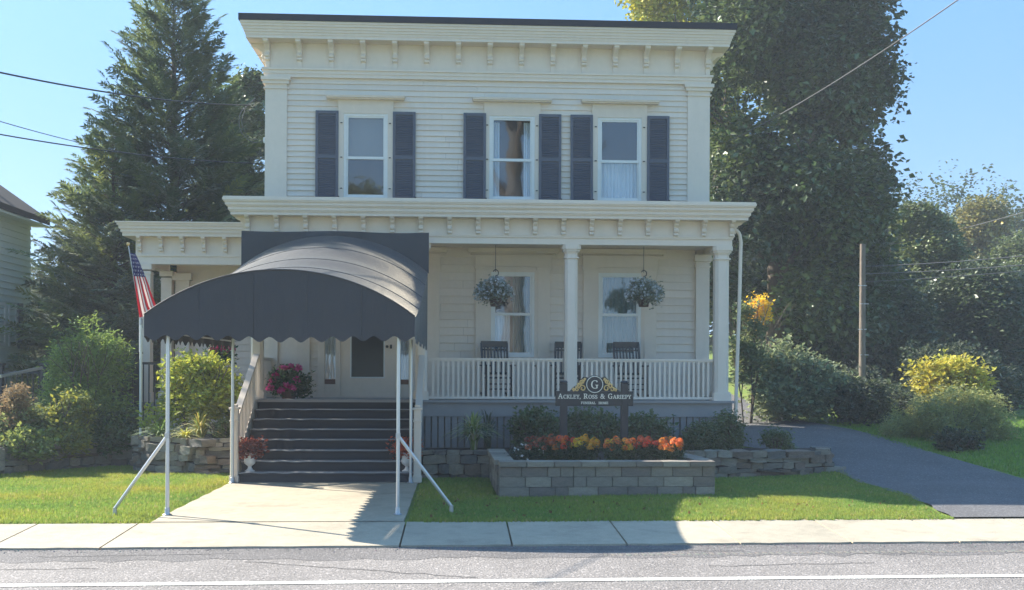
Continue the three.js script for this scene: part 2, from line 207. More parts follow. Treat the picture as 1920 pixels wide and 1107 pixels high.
// cornice: stepped crown on all four sides, roof edge above
function corniceRing(y0, y1, over, drop, zf, zb, xl, xr) { return bb(xl - over, xr + over, y0, y1, zb - over, zf + over); }
const profile = [[8.555, 8.62, 0.33], [8.62, 8.67, 0.345], [8.67, 8.72, 0.365], [8.72, 8.775, 0.385], [8.775, 8.825, 0.41], [8.825, 8.87, 0.43]];
put('cornice', profile.map(([a, b, o]) => corniceRing(a, b, o, 0, -1.62, ZB, XL, XR)), mat.cream, house);
put('roof', [bb(XL - 0.455, XR + 0.455, 8.872, 9.0, ZB - 0.455, -1.62 + 0.455)], mat.roof, house);
function bracketGeo(w, reach, h, tail) { // scroll bracket in profile (out from the wall, up), foot bead, flat tail below
  const c = [[0, 0], [0.05, 0], [0.075, 0.02], [0.07, 0.05], [0.055, 0.062], [0.09, 0.075], [0.1, 0.1], [0.085, 0.13], [0.07, 0.16], [0.08, h * 0.55], [0.13, h * 0.68], [reach * 0.62, h * 0.77], [reach * 0.9, h * 0.84], [reach, h * 0.9], [reach, h], [0, h]];
  const g = extr(c.map(([z, y]) => [z, y]), w - 0.012, 0.006); g.rotateY(-Math.PI / 2); g.translate(w / 2 - 0.006, 0, 0);
  const list = [metric(g), box(w * 1.25, h * 0.07, reach * 0.96, 0, h * 0.965, reach * 0.48)];
  if (tail) list.push(box(w * 0.8, tail, 0.03, 0, -tail / 2, 0.012));
  return merge(list);
}
const br1 = bracketGeo(0.1, 0.3, 0.36, 0.13);
for (let i = 0; i < 15; i++) put('bracket', br1, mat.cream, house, [XL + 0.05 + i * (XR - XL - 0.1) / 14, 8.19, -1.62]);
for (const s of [0, 1]) for (let i = 0; i < 6; i++) { const b = put('bracket', br1, mat.cream, house, [s ? XR : XL, 8.19, -1.75 - i * 0.8]); b.rotation.y = s ? Math.PI / 2 : -Math.PI / 2; }
// upper windows with hoods and shutters
function folds(x0, x1, y0, y1, z, amp, k) { return surface(60, 1, (u, v) => { const x = lerp(x0, x1, u); return [x, lerp(y0, y1, v), z + amp * Math.sin(u * k) + amp * 0.5 * Math.sin(u * k * 2.3 + 1), u * (x1 - x0) * 1.5, v * (y1 - y0)]; }); }
function sashWindow(parent, x0, x1, y0, y1, ym, z, label) {
  const w = put('window', [bb(x0 - 0.055, x0, y0 - 0.05, y1 + 0.05, z - 0.08, z), bb(x1, x1 + 0.055, y0 - 0.05, y1 + 0.05, z - 0.08, z), bb(x0, x1, y1, y1 + 0.05, z - 0.08, z - 0.002), bb(x0, x1, y0 - 0.05, y0, z - 0.08, z - 0.002)], mat.white, parent);
  if (label) w.userData.label = label;
  put('sash', [bb(x0, x0 + 0.035, ym, y1, z - 0.05, z - 0.018), bb(x1 - 0.035, x1, ym, y1, z - 0.05, z - 0.018), bb(x0 + 0.035, x1 - 0.035, y1 - 0.035, y1, z - 0.05, z - 0.018), bb(x0, x1, ym - 0.028, ym + 0.028, z - 0.055, z - 0.012), bb(x0, x0 + 0.03, y0, ym - 0.028, z - 0.075, z - 0.03), bb(x1 - 0.03, x1, y0, ym - 0.028, z - 0.075, z - 0.03), bb(x0 + 0.03, x1 - 0.03, y0, y0 + 0.045, z - 0.075, z - 0.03)], mat.white, w);
  put('pane', new THREE.PlaneGeometry(x1 - x0 - 0.07, y1 - ym - 0.06).translate((x0 + x1) / 2, (ym + y1) / 2 - 0.003, z - 0.038), mat.glass, w);
  put('pane', new THREE.PlaneGeometry(x1 - x0 - 0.06, ym - y0 - 0.073).translate((x0 + x1) / 2, (ym + y0) / 2 + 0.008, z - 0.056), mat.glass, w);
  return w;
}
const slatGeo = box(0.34, 0.032, 0.008, 0, 0, 0, -0.6);
function shutter(parent, xc, y0, y1, w, tilt) {
  const h = y1 - y0, s = put('shutter', [bb(-w / 2, -w / 2 + 0.055, 0, h, -0.018, 0.018), bb(w / 2 - 0.055, w / 2, 0, h, -0.018, 0.018), bb(-w / 2 + 0.055, w / 2 - 0.055, 0, 0.1, -0.017, 0.017), bb(-w / 2 + 0.055, w / 2 - 0.055, h - 0.06, h, -0.017, 0.017), bb(-w / 2 + 0.055, w / 2 - 0.055, h * 0.49, h * 0.49 + 0.075, -0.017, 0.017), bb(-w / 2 + 0.05, w / 2 - 0.05, 0.05, h - 0.05, -0.019, -0.014)], mat.shutter, parent, [xc, y0, -1.59]);
  const list = []; for (let y = 0.13; y < h - 0.07; y += 0.036) if (y < h * 0.49 - 0.012 || y > h * 0.49 + 0.09) list.push(slatGeo.clone().translate(0, y, 0.002));
  const sl = put('louvre_slats', list, mat.shutter, s); sl.userData.kind = 'stuff'; s.rotation.z = tilt;
  put('hinge', [bb(-0.02, 0.02, 0.14, 0.16, 0.0, 0.03)], mat.black, s, [xc < 0 ? w / 2 : w / 2, 0, 0]);
}
const SH = [[-2.69, 0], [-1.13, 0], [0.305, 0], [1.85, 0], [2.51, 0.006], [4.085, 0]];
for (const [x, t] of SH) shutter(house, x, 5.3, 7.19, 0.46, t);
UP.forEach(([a, b], i) => {
  const w = sashWindow(house, a, b, 5.46, 7.1, 6.25, -1.615);
  put('casing', [bb(a - 0.17, a - 0.055, 5.3, 7.42, -1.7, -1.598), bb(b + 0.055, b + 0.17, 5.3, 7.42, -1.7, -1.598), bb(a - 0.055, b + 0.055, 7.15, 7.42, -1.7, -1.6), bb(a - 0.055, b + 0.055, 5.3, 5.41, -1.7, -1.6)], mat.creamB, w);
  put('hood', [bb(a - 0.39, b + 0.39, 7.42, 7.445, -1.64, -1.5), bb(a - 0.4, b + 0.4, 7.445, 7.475, -1.64, -1.46), bb(a - 0.41, b + 0.41, 7.475, 7.488, -1.64, -1.45)], mat.cream, w);
  for (const s of [a - 0.1, b + 0.1]) for (const y of [5.62, 6.25, 6.95]) put('hook', bb(s - 0.02, s + 0.02, y - 0.008, y + 0.008, -1.6, -1.57), mat.black, w);
  if (i === 0) put('roller_shade', folds(a, b, 6.25, 7.08, -1.74, 0.002, 5), mat.shade, w);
  else if (i === 2) put('lace_curtain', folds(a, b, 5.48, 6.27, -1.78, 0.018, 60), mat.curtain, w);
  else put('lace_curtain', [folds(a, a + 0.16, 5.48, 7.05, -1.78, 0.018, 18), folds(b - 0.16, b, 5.48, 7.05, -1.78, 0.018, 18)], mat.curtain, w);
});
// ------------------------------------------------------------------ porch
const PF = 1.37;
{ // deck, skirt and slatted apron
  put('porch_floor', [bb(-3.98, 5.28, PF - 0.045, PF, ZW, 0.06)], mat.greyPaint, house);
  for (const g of [bb(-0.74, 5.24, 1.06, PF - 0.045, -0.03, 0.0), bb(5.21, 5.24, 1.06, PF - 0.045, ZW, -0.03), bb(-3.97, -3.94, 0.3, PF - 0.045, ZW, -0.03)]) put('skirt_board', g, mat.greyPaint, house);
  for (let x = -0.7; x < 5.2; x += 0.125) put('apron_slat', bb(-0.05, 0.05, 0.2, 1.06, -0.05, -0.03), R() < 0.5 ? mat.greyPaint : mat.greyPaintB, house, [x, 0, 0]);
  for (let z = -1.5; z < -0.1; z += 0.125) put('apron_slat', bb(-0.01, 0.01, 0.2, 1.06, -0.043, 0.043), mat.greyPaintB, house, [5.2, 0, z]);
  put('foundation_wall', [bb(-3.9, 5.1, 0.0, 1.3, -1.64, -1.2)], stones[0], house);
  put('porch_ceiling', bb(-3.9, 5.15, 4.44, 4.5, ZW, -0.15), mat.creamB, house);
  put('porch_roof', bb(-4.0, 5.24, 4.8, 5.04, ZW + 0.03, -0.02), mat.roof, house);
  put('porch_frieze', [bb(-3.98, 5.22, 4.5, 4.85, -0.2, 0), bb(5.05, 5.215, 4.335, 4.85, ZW, -0.2), bb(-3.97, -3.8, 4.335, 4.85, ZW, -0.2), bb(-4.0, 5.24, 4.46, 4.505, -0.22, 0.03), bb(-3.975, 5.225, 4.335, 4.462, -0.2, 0.006), bb(-4.0, 5.25, 4.49, 4.515, -0.02, 0.04)], mat.cream, house);
  const pr = [[4.8, 4.86, 0.25], [4.86, 4.885, 0.27], [4.885, 4.95, 0.29], [4.95, 4.972, 0.315], [4.972, 5.03, 0.335], [5.03, 5.055, 0.36], [5.055, 5.1, 0.375], [5.1, 5.125, 0.365]];
  put('porch_cornice', pr.flatMap(([a, b, o]) => [bb(-3.98 - o, 5.22 + o, a, b, 0, o), bb(-3.98 - o, -3.7, a, b, ZW, 0), bb(5.0, 5.22 + o, a, b, ZW, 0)]), mat.cream, house);
  const g = bracketGeo(0.085, 0.22, 0.3, 0);
  for (let i = 0; i < 18; i++) put('bracket', g, mat.cream, house, [-3.95 + i * 9.15 / 17, 4.51, 0.0]);
  for (const s of [0, 1]) for (let i = 0; i < 3; i++) { const b = put('bracket', g, mat.cream, house, [s ? 5.22 : -3.98, 4.51, -0.12 - i * 0.55]); b.rotation.y = s ? Math.PI / 2 : -Math.PI / 2; }
}
function chamferPost(w, y0, y1, x, z, c) { const a = w / 2, s = [[-a + c, -a], [a - c, -a], [a, -a + c], [a, a - c], [a - c, a], [-a + c, a], [-a, a - c], [-a, -a + c]]; const g = extr(s, y1 - y0); g.rotateX(-Math.PI / 2); g.translate(x, y0, z); return metric(g); }
function column(x, z, w) {
  const c = put('porch_column', chamferPost(w, PF + 0.13, 4.2, x, z, w * 0.2), mat.cream, house);
  put('capital', [chamferPost(w + 0.05, 4.08, 4.11, x, z, 0.05), chamferPost(w + 0.03, 4.18, 4.21, x, z, 0.05), chamferPost(w + 0.08, 4.21, 4.25, x, z, 0.06), chamferPost(w + 0.12, 4.25, 4.334, x, z, 0.06)], mat.cream, c);
  put('base', [box(w + 0.07, 0.14, w + 0.07, x, PF + 0.07, z), box(w + 0.04, 0.03, w + 0.04, x, PF + 0.155, z)], mat.cream, c);
}
column(5.05, -0.16, 0.27); column(2.14, -0.16, 0.24); column(-0.71, -0.16, 0.22); column(-3.8, -0.16, 0.22);
function railing(p, q, name = 'railing') {
  const y = PF, r = put(name, [beam(V(p[0], y + 0.78, p[1]), V(q[0], y + 0.78, q[1]), 0.075, 0.035), beam(V(p[0], y + 0.75, p[1]), V(q[0], y + 0.75, q[1]), 0.045, 0.03), beam(V(p[0], y + 0.045, p[1]), V(q[0], y + 0.045, q[1]), 0.06, 0.045)], mat.cream, house);
  const L = Math.hypot(q[0] - p[0], q[1] - p[1]), n = Math.round(L / 0.0945), bg = railing.g ||= box(0.04, 0.675, 0.04, 0, 0.4, 0);
  for (let i = 1; i < n; i++) put('baluster', bg, mat.cream, r, [lerp(p[0], q[0], i / n), y, lerp(p[1], q[1], i / n)]);
}
railing([-0.58, -0.16], [2.0, -0.16]); railing([2.27, -0.16], [4.9, -0.16]); railing([5.06, -0.31], [5.06, -1.6]); railing([-3.8, -0.31], [-3.8, -1.6]);
// ground-floor wall behind the porch
const LOW = [[0.71, 1.49], [2.92, 3.69]];
rows(house, XL + 0.1, 4.88, PF, 4.46, 0.16, ZW, [...LOW.map(([a, b]) => [a - 0.09, b + 0.09, 2.0, 4.05]), [-2.86, -0.88, 1.2, 4.0]], sidings);
for (const x of [[4.88, 5.16], [-3.9, -3.66]]) { const p = put('wall_pilaster', bb(x[0], x[1], PF, 4.2, -1.7, -1.56), mat.cream, house); put('capital', [bb(x[0] - 0.04, x[1] + 0.03, 4.2, 4.34, -1.7, -1.5), bb(x[0] - 0.02, x[1] + 0.015, 4.08, 4.11, -1.7, -1.54)], mat.cream, p); }
function entablature(parent, x0, x1) {
  put('crown_moulding', [bb(x0, x1, 4.36, 4.43, -1.66, -1.46), bb(x0 + 0.02, x1 - 0.02, 4.335, 4.36, -1.66, -1.5), bb(x0 + 0.15, x1 - 0.15, 4.06, 4.335, -1.66, -1.585), bb(x0 + 0.15, x1 - 0.15, 4.06, 4.085, -1.66, -1.57)], mat.creamB, parent);
  const d = []; for (let x = x0 + 0.04; x < x1 - 0.03; x += 0.05) d.push(bb(x, x + 0.026, 4.3, 4.34, -1.6, -1.52)); const m = put('dentils', d, mat.creamB, parent); m.userData.kind = 'stuff';
}
function pil(parent, x0, x1) { put('window_pilaster', [bb(x0, x1, PF, 4.0, -1.69, -1.585), bb(x0 - 0.02, x1 + 0.02, 4.0, 4.04, -1.69, -1.565), bb(x0 - 0.03, x1 + 0.03, 4.04, 4.06, -1.69, -1.55)], mat.creamB, parent); }
LOW.forEach(([a, b], i) => {
  const w = sashWindow(house, a, b, 2.26, 3.9, 3.09, -1.61);
  put('casing', [bb(a - 0.12, a - 0.055, 2.05, 4.06, -1.69, -1.6), bb(b + 0.055, b + 0.12, 2.05, 4.06, -1.69, -1.6), bb(a - 0.055, b + 0.055, 3.95, 4.06, -1.69, -1.601), bb(a - 0.055, b + 0.055, 2.05, 2.205, -1.69, -1.601), bb(a - 0.13, b + 0.13, 2.175, 2.205, -1.69, -1.55)], mat.creamB, w);
  pil(w, a - 0.37, a - 0.12); pil(w, b + 0.12, b + 0.37); entablature(w, a - 0.53, b + 0.55);
  put('panel', bb(a - 0.055, b + 0.055, PF, 2.05, -1.69, -1.63), mat.creamB, w);
  if (i === 0) { put('lace_curtain', [folds(a, a + 0.34, 2.28, 3.07, -1.76, 0.02, 32)], mat.curtain, w); put('drape', [folds(a + 0.4, b, 2.28, 3.88, -1.86, 0.025, 40)], mat.curtainGreen, w); }
  else put('drape', [folds(a, b, 2.28, 3.88, -1.82, 0.02, 60)], mat.curtainGreen, w);
});
{ // front door with sidelights under the canopy
  const d = put('door', bb(-2.4, -1.26, PF + 0.02, 3.62, -1.68, -1.625), mat.cream, house); d.userData.label = 'cream front door with tall dark glass';
  put('door_glass', bb(-2.18, -1.53, 1.79, 3.4, -1.628, -1.62), mat.doorGlass, d);
  put('glass_frame', [bb(-2.205, -2.18, 1.765, 3.425, -1.63, -1.612), bb(-1.53, -1.505, 1.765, 3.425, -1.63, -1.612), bb(-2.18, -1.53, 1.765, 1.79, -1.63, -1.612), bb(-2.18, -1.53, 3.4, 3.425, -1.63, -1.612)], mat.white, d);
  put('lock', [bb(-1.4, -1.36, 2.37, 2.45, -1.625, -1.6)], mat.black, d); put('handle', lathe([[0, 0], [0.028, 0.005], [0.03, 0.02], [0.012, 0.03], [0, 0.03]], 12).rotateX(Math.PI / 2).translate(-1.46, 2.41, -1.625), mat.black, d);
  for (const y of [1.62, 2.5, 3.4]) put('hinge', bb(-2.425, -2.4, y - 0.06, y + 0.06, -1.63, -1.61), mat.steel, d);
  put('door_frame', [bb(-2.5, -2.402, PF, 3.75, -1.69, -1.59), bb(-1.258, -1.18, PF, 3.75, -1.69, -1.59), bb(-2.402, -1.258, 3.64, 3.75, -1.69, -1.6), bb(-2.402, -1.258, PF, PF + 0.02, -1.69, -1.5), bb(-2.86, -2.72, PF, 3.75, -1.69, -1.595), bb(-1.02, -0.88, PF, 3.75, -1.69, -1.595), bb(-2.72, -2.5, PF, 1.64, -1.69, -1.61), bb(-1.18, -1.02, PF, 1.64, -1.69, -1.61), bb(-2.72, -2.5, 3.5, 3.75, -1.69, -1.61), bb(-1.18, -1.02, 3.5, 3.75, -1.69, -1.61), bb(-2.9, -0.84, 3.75, 4.02, -1.69, -1.59)], mat.creamB, d);
  for (const [a, b] of [[-2.72, -2.5], [-1.18, -1.02]]) { put('sidelight', new THREE.PlaneGeometry(b - a, 1.86).translate((a + b) / 2, 2.57, -1.64), mat.glass, d); put('sidelight_curtain', folds(a, b, 1.64, 3.5, -1.7, 0.012, 22), mat.curtain, d); put('sidelight_sill', bb(a, b, 1.64, 1.74, -1.67, -1.625), mat.terracotta, d); }
  pil(d, -3.28, -3.02); pil(d, -0.66, -0.4); entablature(d, -3.44, -0.24);
  put('stoop_panel', bb(-3.66, -3.28, PF, 4.0, -1.69, -1.62), mat.cream, d);
}
{ // downspout at the right corner
  const p = at(1380, 783, -0.1), q = V(5.42, 4.44, -0.1);
  put('downspout', [tube([V(5.24, 4.62, -0.08), V(5.3, 4.66, -0.08), V(5.38, 4.6, -0.09), q], 0.036, 8, 12), tube([q, V(5.4, 3.4, -0.1), V(5.36, 2.1, -0.1), V(5.33, 0.95, -0.1)], 0.036, 8, 8)], mat.cream, house);
}
{ // side porch set back on the left
  const ZS = -3.2, w = put('side_porch_cornice', pr2(), mat.cream, house);
  function pr2() { const xl = -6.98; return [[4.78, 4.86, 0.22], [4.86, 4.93, 0.25], [4.93, 5.0, 0.28], [5.0, 5.05, 0.31], [5.05, 5.08, 0.34]].map(([a, b, o]) => bb(xl - o, XL - 0.002, a, b, -5.2, ZS + o)); }
  put('frieze', [bb(-6.98, XL - 0.002, 4.42, 4.78, -5.2, ZS), bb(-7.0, XL - 0.003, 4.37, 4.42, -5.2, ZS + 0.03), bb(-6.98, XL - 0.004, 4.2, 4.37, ZS - 0.2, ZS + 0.006), bb(-6.98, -6.78, 4.2, 4.37, -5.2, ZS - 0.2)], mat.cream, w);
  const g = bracketGeo(0.08, 0.2, 0.31, 0.05);
  for (let i = 0; i < 6; i++) put('bracket', g, mat.cream, w, [-6.88 + i * 0.456, 4.47, ZS]);
  for (const [x, z] of [[-6.78, ZS - 0.1], [-6.78, -5.0]]) put('porch_column', [box(0.24, 2.9, 0.24, x, 2.6, z), box(0.3, 0.12, 0.3, x, 4.14, z), box(0.27, 0.03, 0.27, x, 4.0, z), box(0.32, 0.25, 0.32, x, 1.3, z)], mat.cream, w);
  put('wall', [bb(-6.6, XL - 0.005, 0.5, 4.4, -5.3, -5.1)], mat.siding, w);
  for (let y = 1.4; y < 3.6; y += 0.16) put('clapboard', clapGeo(1.7, 0.16), mat.siding, w, [-5.75, y, -5.09]);
  put('wall_pilaster', [bb(-6.6, -6.28, 1.2, 4.0, -5.1, -4.98), bb(-6.66, -6.22, 4.0, 4.16, -5.1, -4.9)], mat.cream, w);
  put('door_crown', [bb(-5.75, -4.1, 3.74, 3.82, -5.1, -4.88), bb(-5.7, -4.15, 3.66, 3.74, -5.1, -4.94)], mat.creamB, w);
  put('porch_floor', bb(-7.05, XL - 0.005, 1.1, 1.22, -5.1, ZS + 0.1), mat.greyPaint, w);
  put('skirt', bb(-7.0, XL - 0.006, 0.3, 1.1, ZS - 0.05, ZS + 0.02), mat.cream, w);
  put('hanging_rod', bar(V(-4.36, 4.2, ZS - 0.4), V(-4.36, 3.9, ZS - 0.4), 0.01), mat.black, w);
}
{ // electric service on the left corner
  const s = put('service_mast', [tube([V(-3.98, 6.6, -1.75), V(-4.2, 6.55, -1.7), V(-4.42, 6.75, -1.65), V(-4.45, 7.1, -1.65), V(-4.25, 7.35, -1.7), V(-4.15, 7.45, -1.7)], 0.008), tube([V(-3.96, 6.6, -1.75), V(-4.25, 6.62, -1.6), V(-4.4, 6.9, -1.6), V(-4.35, 7.25, -1.7)], 0.006)], mat.wirePale, house);
  put('insulator', [rbox(0.07, 0.16, 0.07, 0.02, -4.0, 5.3, -1.7), rbox(0.05, 0.12, 0.05, 0.02, -3.97, 6.6, -1.72)], mat.white, s);
}
// ------------------------------------------------------------------ front steps
{
  const st = thing('front_steps', 'flight of eight charcoal carpeted steps up to the porch with cream side rails', 'steps', [0, 0, 0]);
  const rise = 0.17, h = i => 0.18 + rise * i; // 8 risers: top one meets the porch floor
  for (let i = 0; i < 8; i++) {
    const z1 = 1.85 - i * 0.262, x0 = -3.74, x1 = -0.76, y1 = i === 7 ? PF + 0.008 : h(i), y0 = i ? h(i - 1) : 0, ww = rng(300 + i), ph = ww() * 6;
    const g = surface(60, 7, (u, v) => { // rounded carpeted nosing, a little loose on the left
      const x = lerp(x0, x1, u), loose = sm(0.55, 0.1, u) * 0.006 * Math.sin(u * 46 + ph) + 0.0025 * Math.sin(u * 25 + ph);
      const prof = [[0, y0], [0.0, y1 - 0.055], [0.02, y1 - 0.045], [0.03, y1 - 0.02], [0.022, y1 - 0.004], [0.0, y1], [-0.12, y1], [-0.285, y1]], q = prof[Math.round(v * 7)];
      return [x, q[1] + (v > 0.2 && v < 0.9 ? loose : 0), z1 + q[0], x, q[0] + q[1]]; });
    const strip = surface(60, 3, (u, v) => { const q = [[0.031, y1 - 0.012], [0.033, y1 - 0.001], [0.018, y1 + 0.004], [-0.02, y1 + 0.004]][Math.round(v * 3)], wv = sm(0.6, 0.1, u) * 0.007 * Math.sin(u * 46 + ph) + 0.0025 * Math.sin(u * 25 + ph); return [lerp(x0, x1, u), q[1] + wv, z1 + q[0], u * 3, v * 0.05]; });
    const stp = put('step', [g.toNonIndexed(), metric(new THREE.BoxGeometry(2.96, y1 - 0.02, 0.26).translate(-2.25, (y1 - 0.02) / 2 - 0.002, z1 - 0.15))], mat.carpet, st);
    put('nosing_strip', strip, mat.nosing, stp);
  }
  for (const s of [-1, 1]) {
    const x = s < 0 ? -3.8 : -0.7, low = V(x, 0, 1.82);
    const n = put('newel_post', [rbox(0.13, 1.26, 0.13, 0.015, x, 0.63, 1.86), rbox(0.17, 0.04, 0.17, 0.01, x, 1.27, 1.86), rbox(0.15, 0.03, 0.15, 0.01, x, 1.06, 1.86), rbox(0.155, 0.12, 0.155, 0.01, x, 0.07, 1.86), rbox(0.1, 0.05, 0.1, 0.015, x, 1.315, 1.86)], mat.cream, st);
    const a = V(x, 1.12, 1.8), b = V(x, 2.2, -0.06);
    put('hand_rail', [beam(a, b, 0.11, 0.045), beam(a.clone().add(V(0, -0.04, 0)), b.clone().add(V(0, -0.04, 0)), 0.06, 0.03)], mat.cream, st);
    put('stringer', [beam(V(x, 0.1, 1.84), V(x, 1.3, 0.0), 0.05, 0.3)], mat.cream, st);
    for (let i = 1; i < 15; i++) { const t = i / 15, z = lerp(1.8, -0.05, t), y0 = lerp(0.14, 1.3, t), y1 = lerp(1.1, 2.16, t); put('baluster', box(0.038, 0.94, 0.06), mat.cream, st, [x, (y0 + y1) / 2 + 0.02, z]).scale.y = (y1 - y0) / 0.94; }
  }
}
// ------------------------------------------------------------------ canopy
{
  const c = thing('entrance_canopy', 'dark charcoal barrel-vaulted fabric canopy on slim metal poles over the walk', 'canopy');
  const X0 = -4.1, X1 = -0.58, XC = (X0 + X1) / 2, HW = (X1 - X0) / 2, ZF = 6.08, ZR = 0.44, cr = rng(61);
  const eave = z => lerp(2.64, 3.74, Math.pow((ZF - z) / (ZF - ZR), 1.32)), rise = z => lerp(0.6, 0.66, (ZF - z) / (ZF - ZR)) - 0.03 * Math.sin((ZF - z) / (ZF - ZR) * Math.PI);
  const arch = (u, z) => { const s = 2 * u - 1, r = rise(z), Rr = (HW * HW + r * r) / (2 * r), x = s * HW; return [XC + x, eave(z) + Math.sqrt(Rr * Rr - x * x) - (Rr - r)]; };
  const ribs = [0, 0.25, 0.5, 0.75, 1];
  put('roof_cloth', surface(48, 48, (u, v) => { const z = lerp(ZF, ZR, v), [x, y] = arch(u, z), sag = -0.03 * Math.pow(Math.sin(v * 4 * Math.PI), 2) * Math.sin(u * Math.PI) + 0.008 * Math.sin(u * 17 + v * 9) * Math.sin(v * 4 * Math.PI); return [x, y + sag, z, u * 4.1, z]; }), mat.canvas, c);
  const scal = t => 0.035 * (1 - Math.cos(t * 2 * Math.PI)), BOT = 2.37;
  put('front_panel', surface(120, 6, (u, v) => { const [x, y] = arch(u, ZF), b = BOT - scal(u * 13.0) + 0.012 * Math.sin(u * 9), yy = lerp(y, b, v); return [x, yy, ZF + 0.004 + 0.012 * v * Math.sin(u * 34 + Math.sin(u * 11)) , x, yy]; }), mat.canvas, c);
  for (const s of [0, 1]) put('side_panel', surface(120, 5, (u, v) => { const z = lerp(ZF, ZR, u), y = eave(z), b = BOT - 0.02 - scal(u * 20), yy = lerp(y, b, v), x = s ? X1 : X0; return [x + 0.012 * v * Math.sin(u * 50), yy, z, z, yy]; }), mat.canvas, c);
  put('wall_panel', surface(60, 8, (u, v) => { const x = lerp(-3.99, -0.56, u), top = 4.475 - 0.012 * Math.sin(u * 9.5), uu = Math.min(1, Math.max(0, (x - X0) / (X1 - X0))), low = Math.min(top - 0.02, arch(uu, ZR)[1] - 0.02), y = lerp(top, low, v); return [x, y, 0.43 + 0.008 * Math.sin(u * 14 + v * 2), x, y]; }), mat.canvas, c);
  for (const t of [0.25, 0.5, 0.75]) put('seam', tube(Array.from({ length: 25 }, (_, i) => { const z = lerp(ZF, ZR, t), [x, y] = arch(i / 24, z); return V(x, y + 0.002, z); }), 0.006, 5, 60), mat.canvas, c);
  for (const u of [0.2, 0.4, 0.6, 0.8]) put('seam', bar(V(X0 + u * 2 * HW, arch(u, ZF)[1] - 0.02, ZF + 0.008), V(X0 + u * 2 * HW, BOT - 0.02, ZF + 0.012), 0.004, 0.004, 5), mat.canvas, c);
  put('edge_piping', [tube(Array.from({ length: 25 }, (_, i) => { const [x, y] = arch(i / 24, ZF); return V(x, y + 0.004, ZF + 0.006); }), 0.012, 6, 60)], mat.canvas, c);
  const fr = [0.5, 0.25, 0.75, 0].map(t => lerp(ZF - 0.03, ZR + 0.05, t));
  fr.forEach(z => put('bow', tube(Array.from({ length: 17 }, (_, i) => { const [x, y] = arch(0.01 + 0.98 * i / 16, z); return V(x, y - 0.05, z); }), 0.014, 6, 32), mat.pole, c));
  put('side_rail', [bar(V(X0 + 0.03, BOT + 0.07, ZF - 0.03), V(X0 + 0.03, BOT + 0.07, ZR + 0.05), 0.014), bar(V(X1 - 0.03, BOT + 0.07, ZF - 0.03), V(X1 - 0.03, BOT + 0.07, ZR + 0.05), 0.014), bar(V(X0 + 0.03, BOT + 0.07, ZF - 0.03), V(X1 - 0.03, BOT + 0.07, ZF - 0.03), 0.014)], mat.pole, c);
  for (const [x, z] of [[-3.82, 5.97], [-0.8, 5.97], [-3.81, 1.98], [-0.81, 1.98]]) { const p = put('pole', bar(V(x, 0.0, z), V(x, BOT + 0.08, z), 0.026, 0.026, 10), mat.pole, c); put('foot', lathe([[0.0, 0], [0.06, 0], [0.06, 0.012], [0.034, 0.02], [0.034, 0.09], [0.026, 0.1]], 12, x, 0.012, z), mat.steel, p); }
  for (const [x, gx, gz] of [[-3.82, -4.52, 5.9], [-0.8, -0.09, 5.75]]) { const b = put('brace', bar(V(x, 1.06, 5.97), V(gx, 0.09, gz), 0.024, 0.024, 8), mat.pole, c); put('ground_socket', [bar(V(gx, 0, gz), V(gx, 0.11, gz), 0.03, 0.026, 8), box(0.06, 0.07, 0.07, x, 1.06, 5.97)], mat.steel, b); }
}
// ------------------------------------------------------------------ plants: leaf clumps and crowns
function leafGeo(n, size, spread, seed, aspect = 0.5, fold = 0.25, droop = 0) {
  const r = rng(seed), p = [], nn = V(), q = new THREE.Quaternion(), e = new THREE.Euler();
  for (let i = 0; i < n; i++) {
    const c = V(r() - 0.5, r() - 0.5, r() - 0.5).multiplyScalar(2 * spread); e.set((r() - 0.5) * 2.2 + droop, r() * 6.28, (r() - 0.5) * 1.6); q.setFromEuler(e);
    const s = size * (0.7 + 0.6 * r()), w = s * aspect / 2, a = V(0, 0, 0), b = V(w, fold * w, s * 0.45), d = V(-w, fold * w, s * 0.45), t = V(0, -0.08 * s, s);
    for (const k of [a, b, t, a, t, d]) { nn.copy(k).applyQuaternion(q).add(c); p.push(nn.x, nn.y, nn.z); }
  }
  const g = new THREE.BufferGeometry(); g.setAttribute('position', new THREE.Float32BufferAttribute(p, 3)); g.computeVertexNormals(); g.setAttribute('uv', new THREE.Float32BufferAttribute(new Float32Array(p.length / 3 * 2), 2)); return g;
}
function instanced(name, geo, m, list, parent) { // list: {p, s, e, c}
  const o = new THREE.InstancedMesh(geo, m, list.length), x = new THREE.Matrix4(), q = new THREE.Quaternion(), e = new THREE.Euler(), c = new THREE.Color();
  list.forEach((k, i) => { if (k.q) q.copy(k.q); else q.setFromEuler(e.set(...(k.e || [0, 0, 0]))); x.compose(k.p, q, typeof k.s === 'number' ? V(k.s, k.s, k.s) : k.s); o.setMatrixAt(i, x); o.setColorAt(i, c.setRGB(...k.c)); });
  o.name = name; o.userData.kind = 'stuff'; o.castShadow = o.receiveShadow = true; parent.add(o); return o;
}
gritLater();
const tint = (r, c, v = 0.35, y = 0) => { const k = 1 - v / 2 + v * r(), t = y * r(); return [c[0] * k * (1 + t), c[1] * k * (1 + 0.4 * t), c[2] * k * (1 - 0.3 * t)]; };
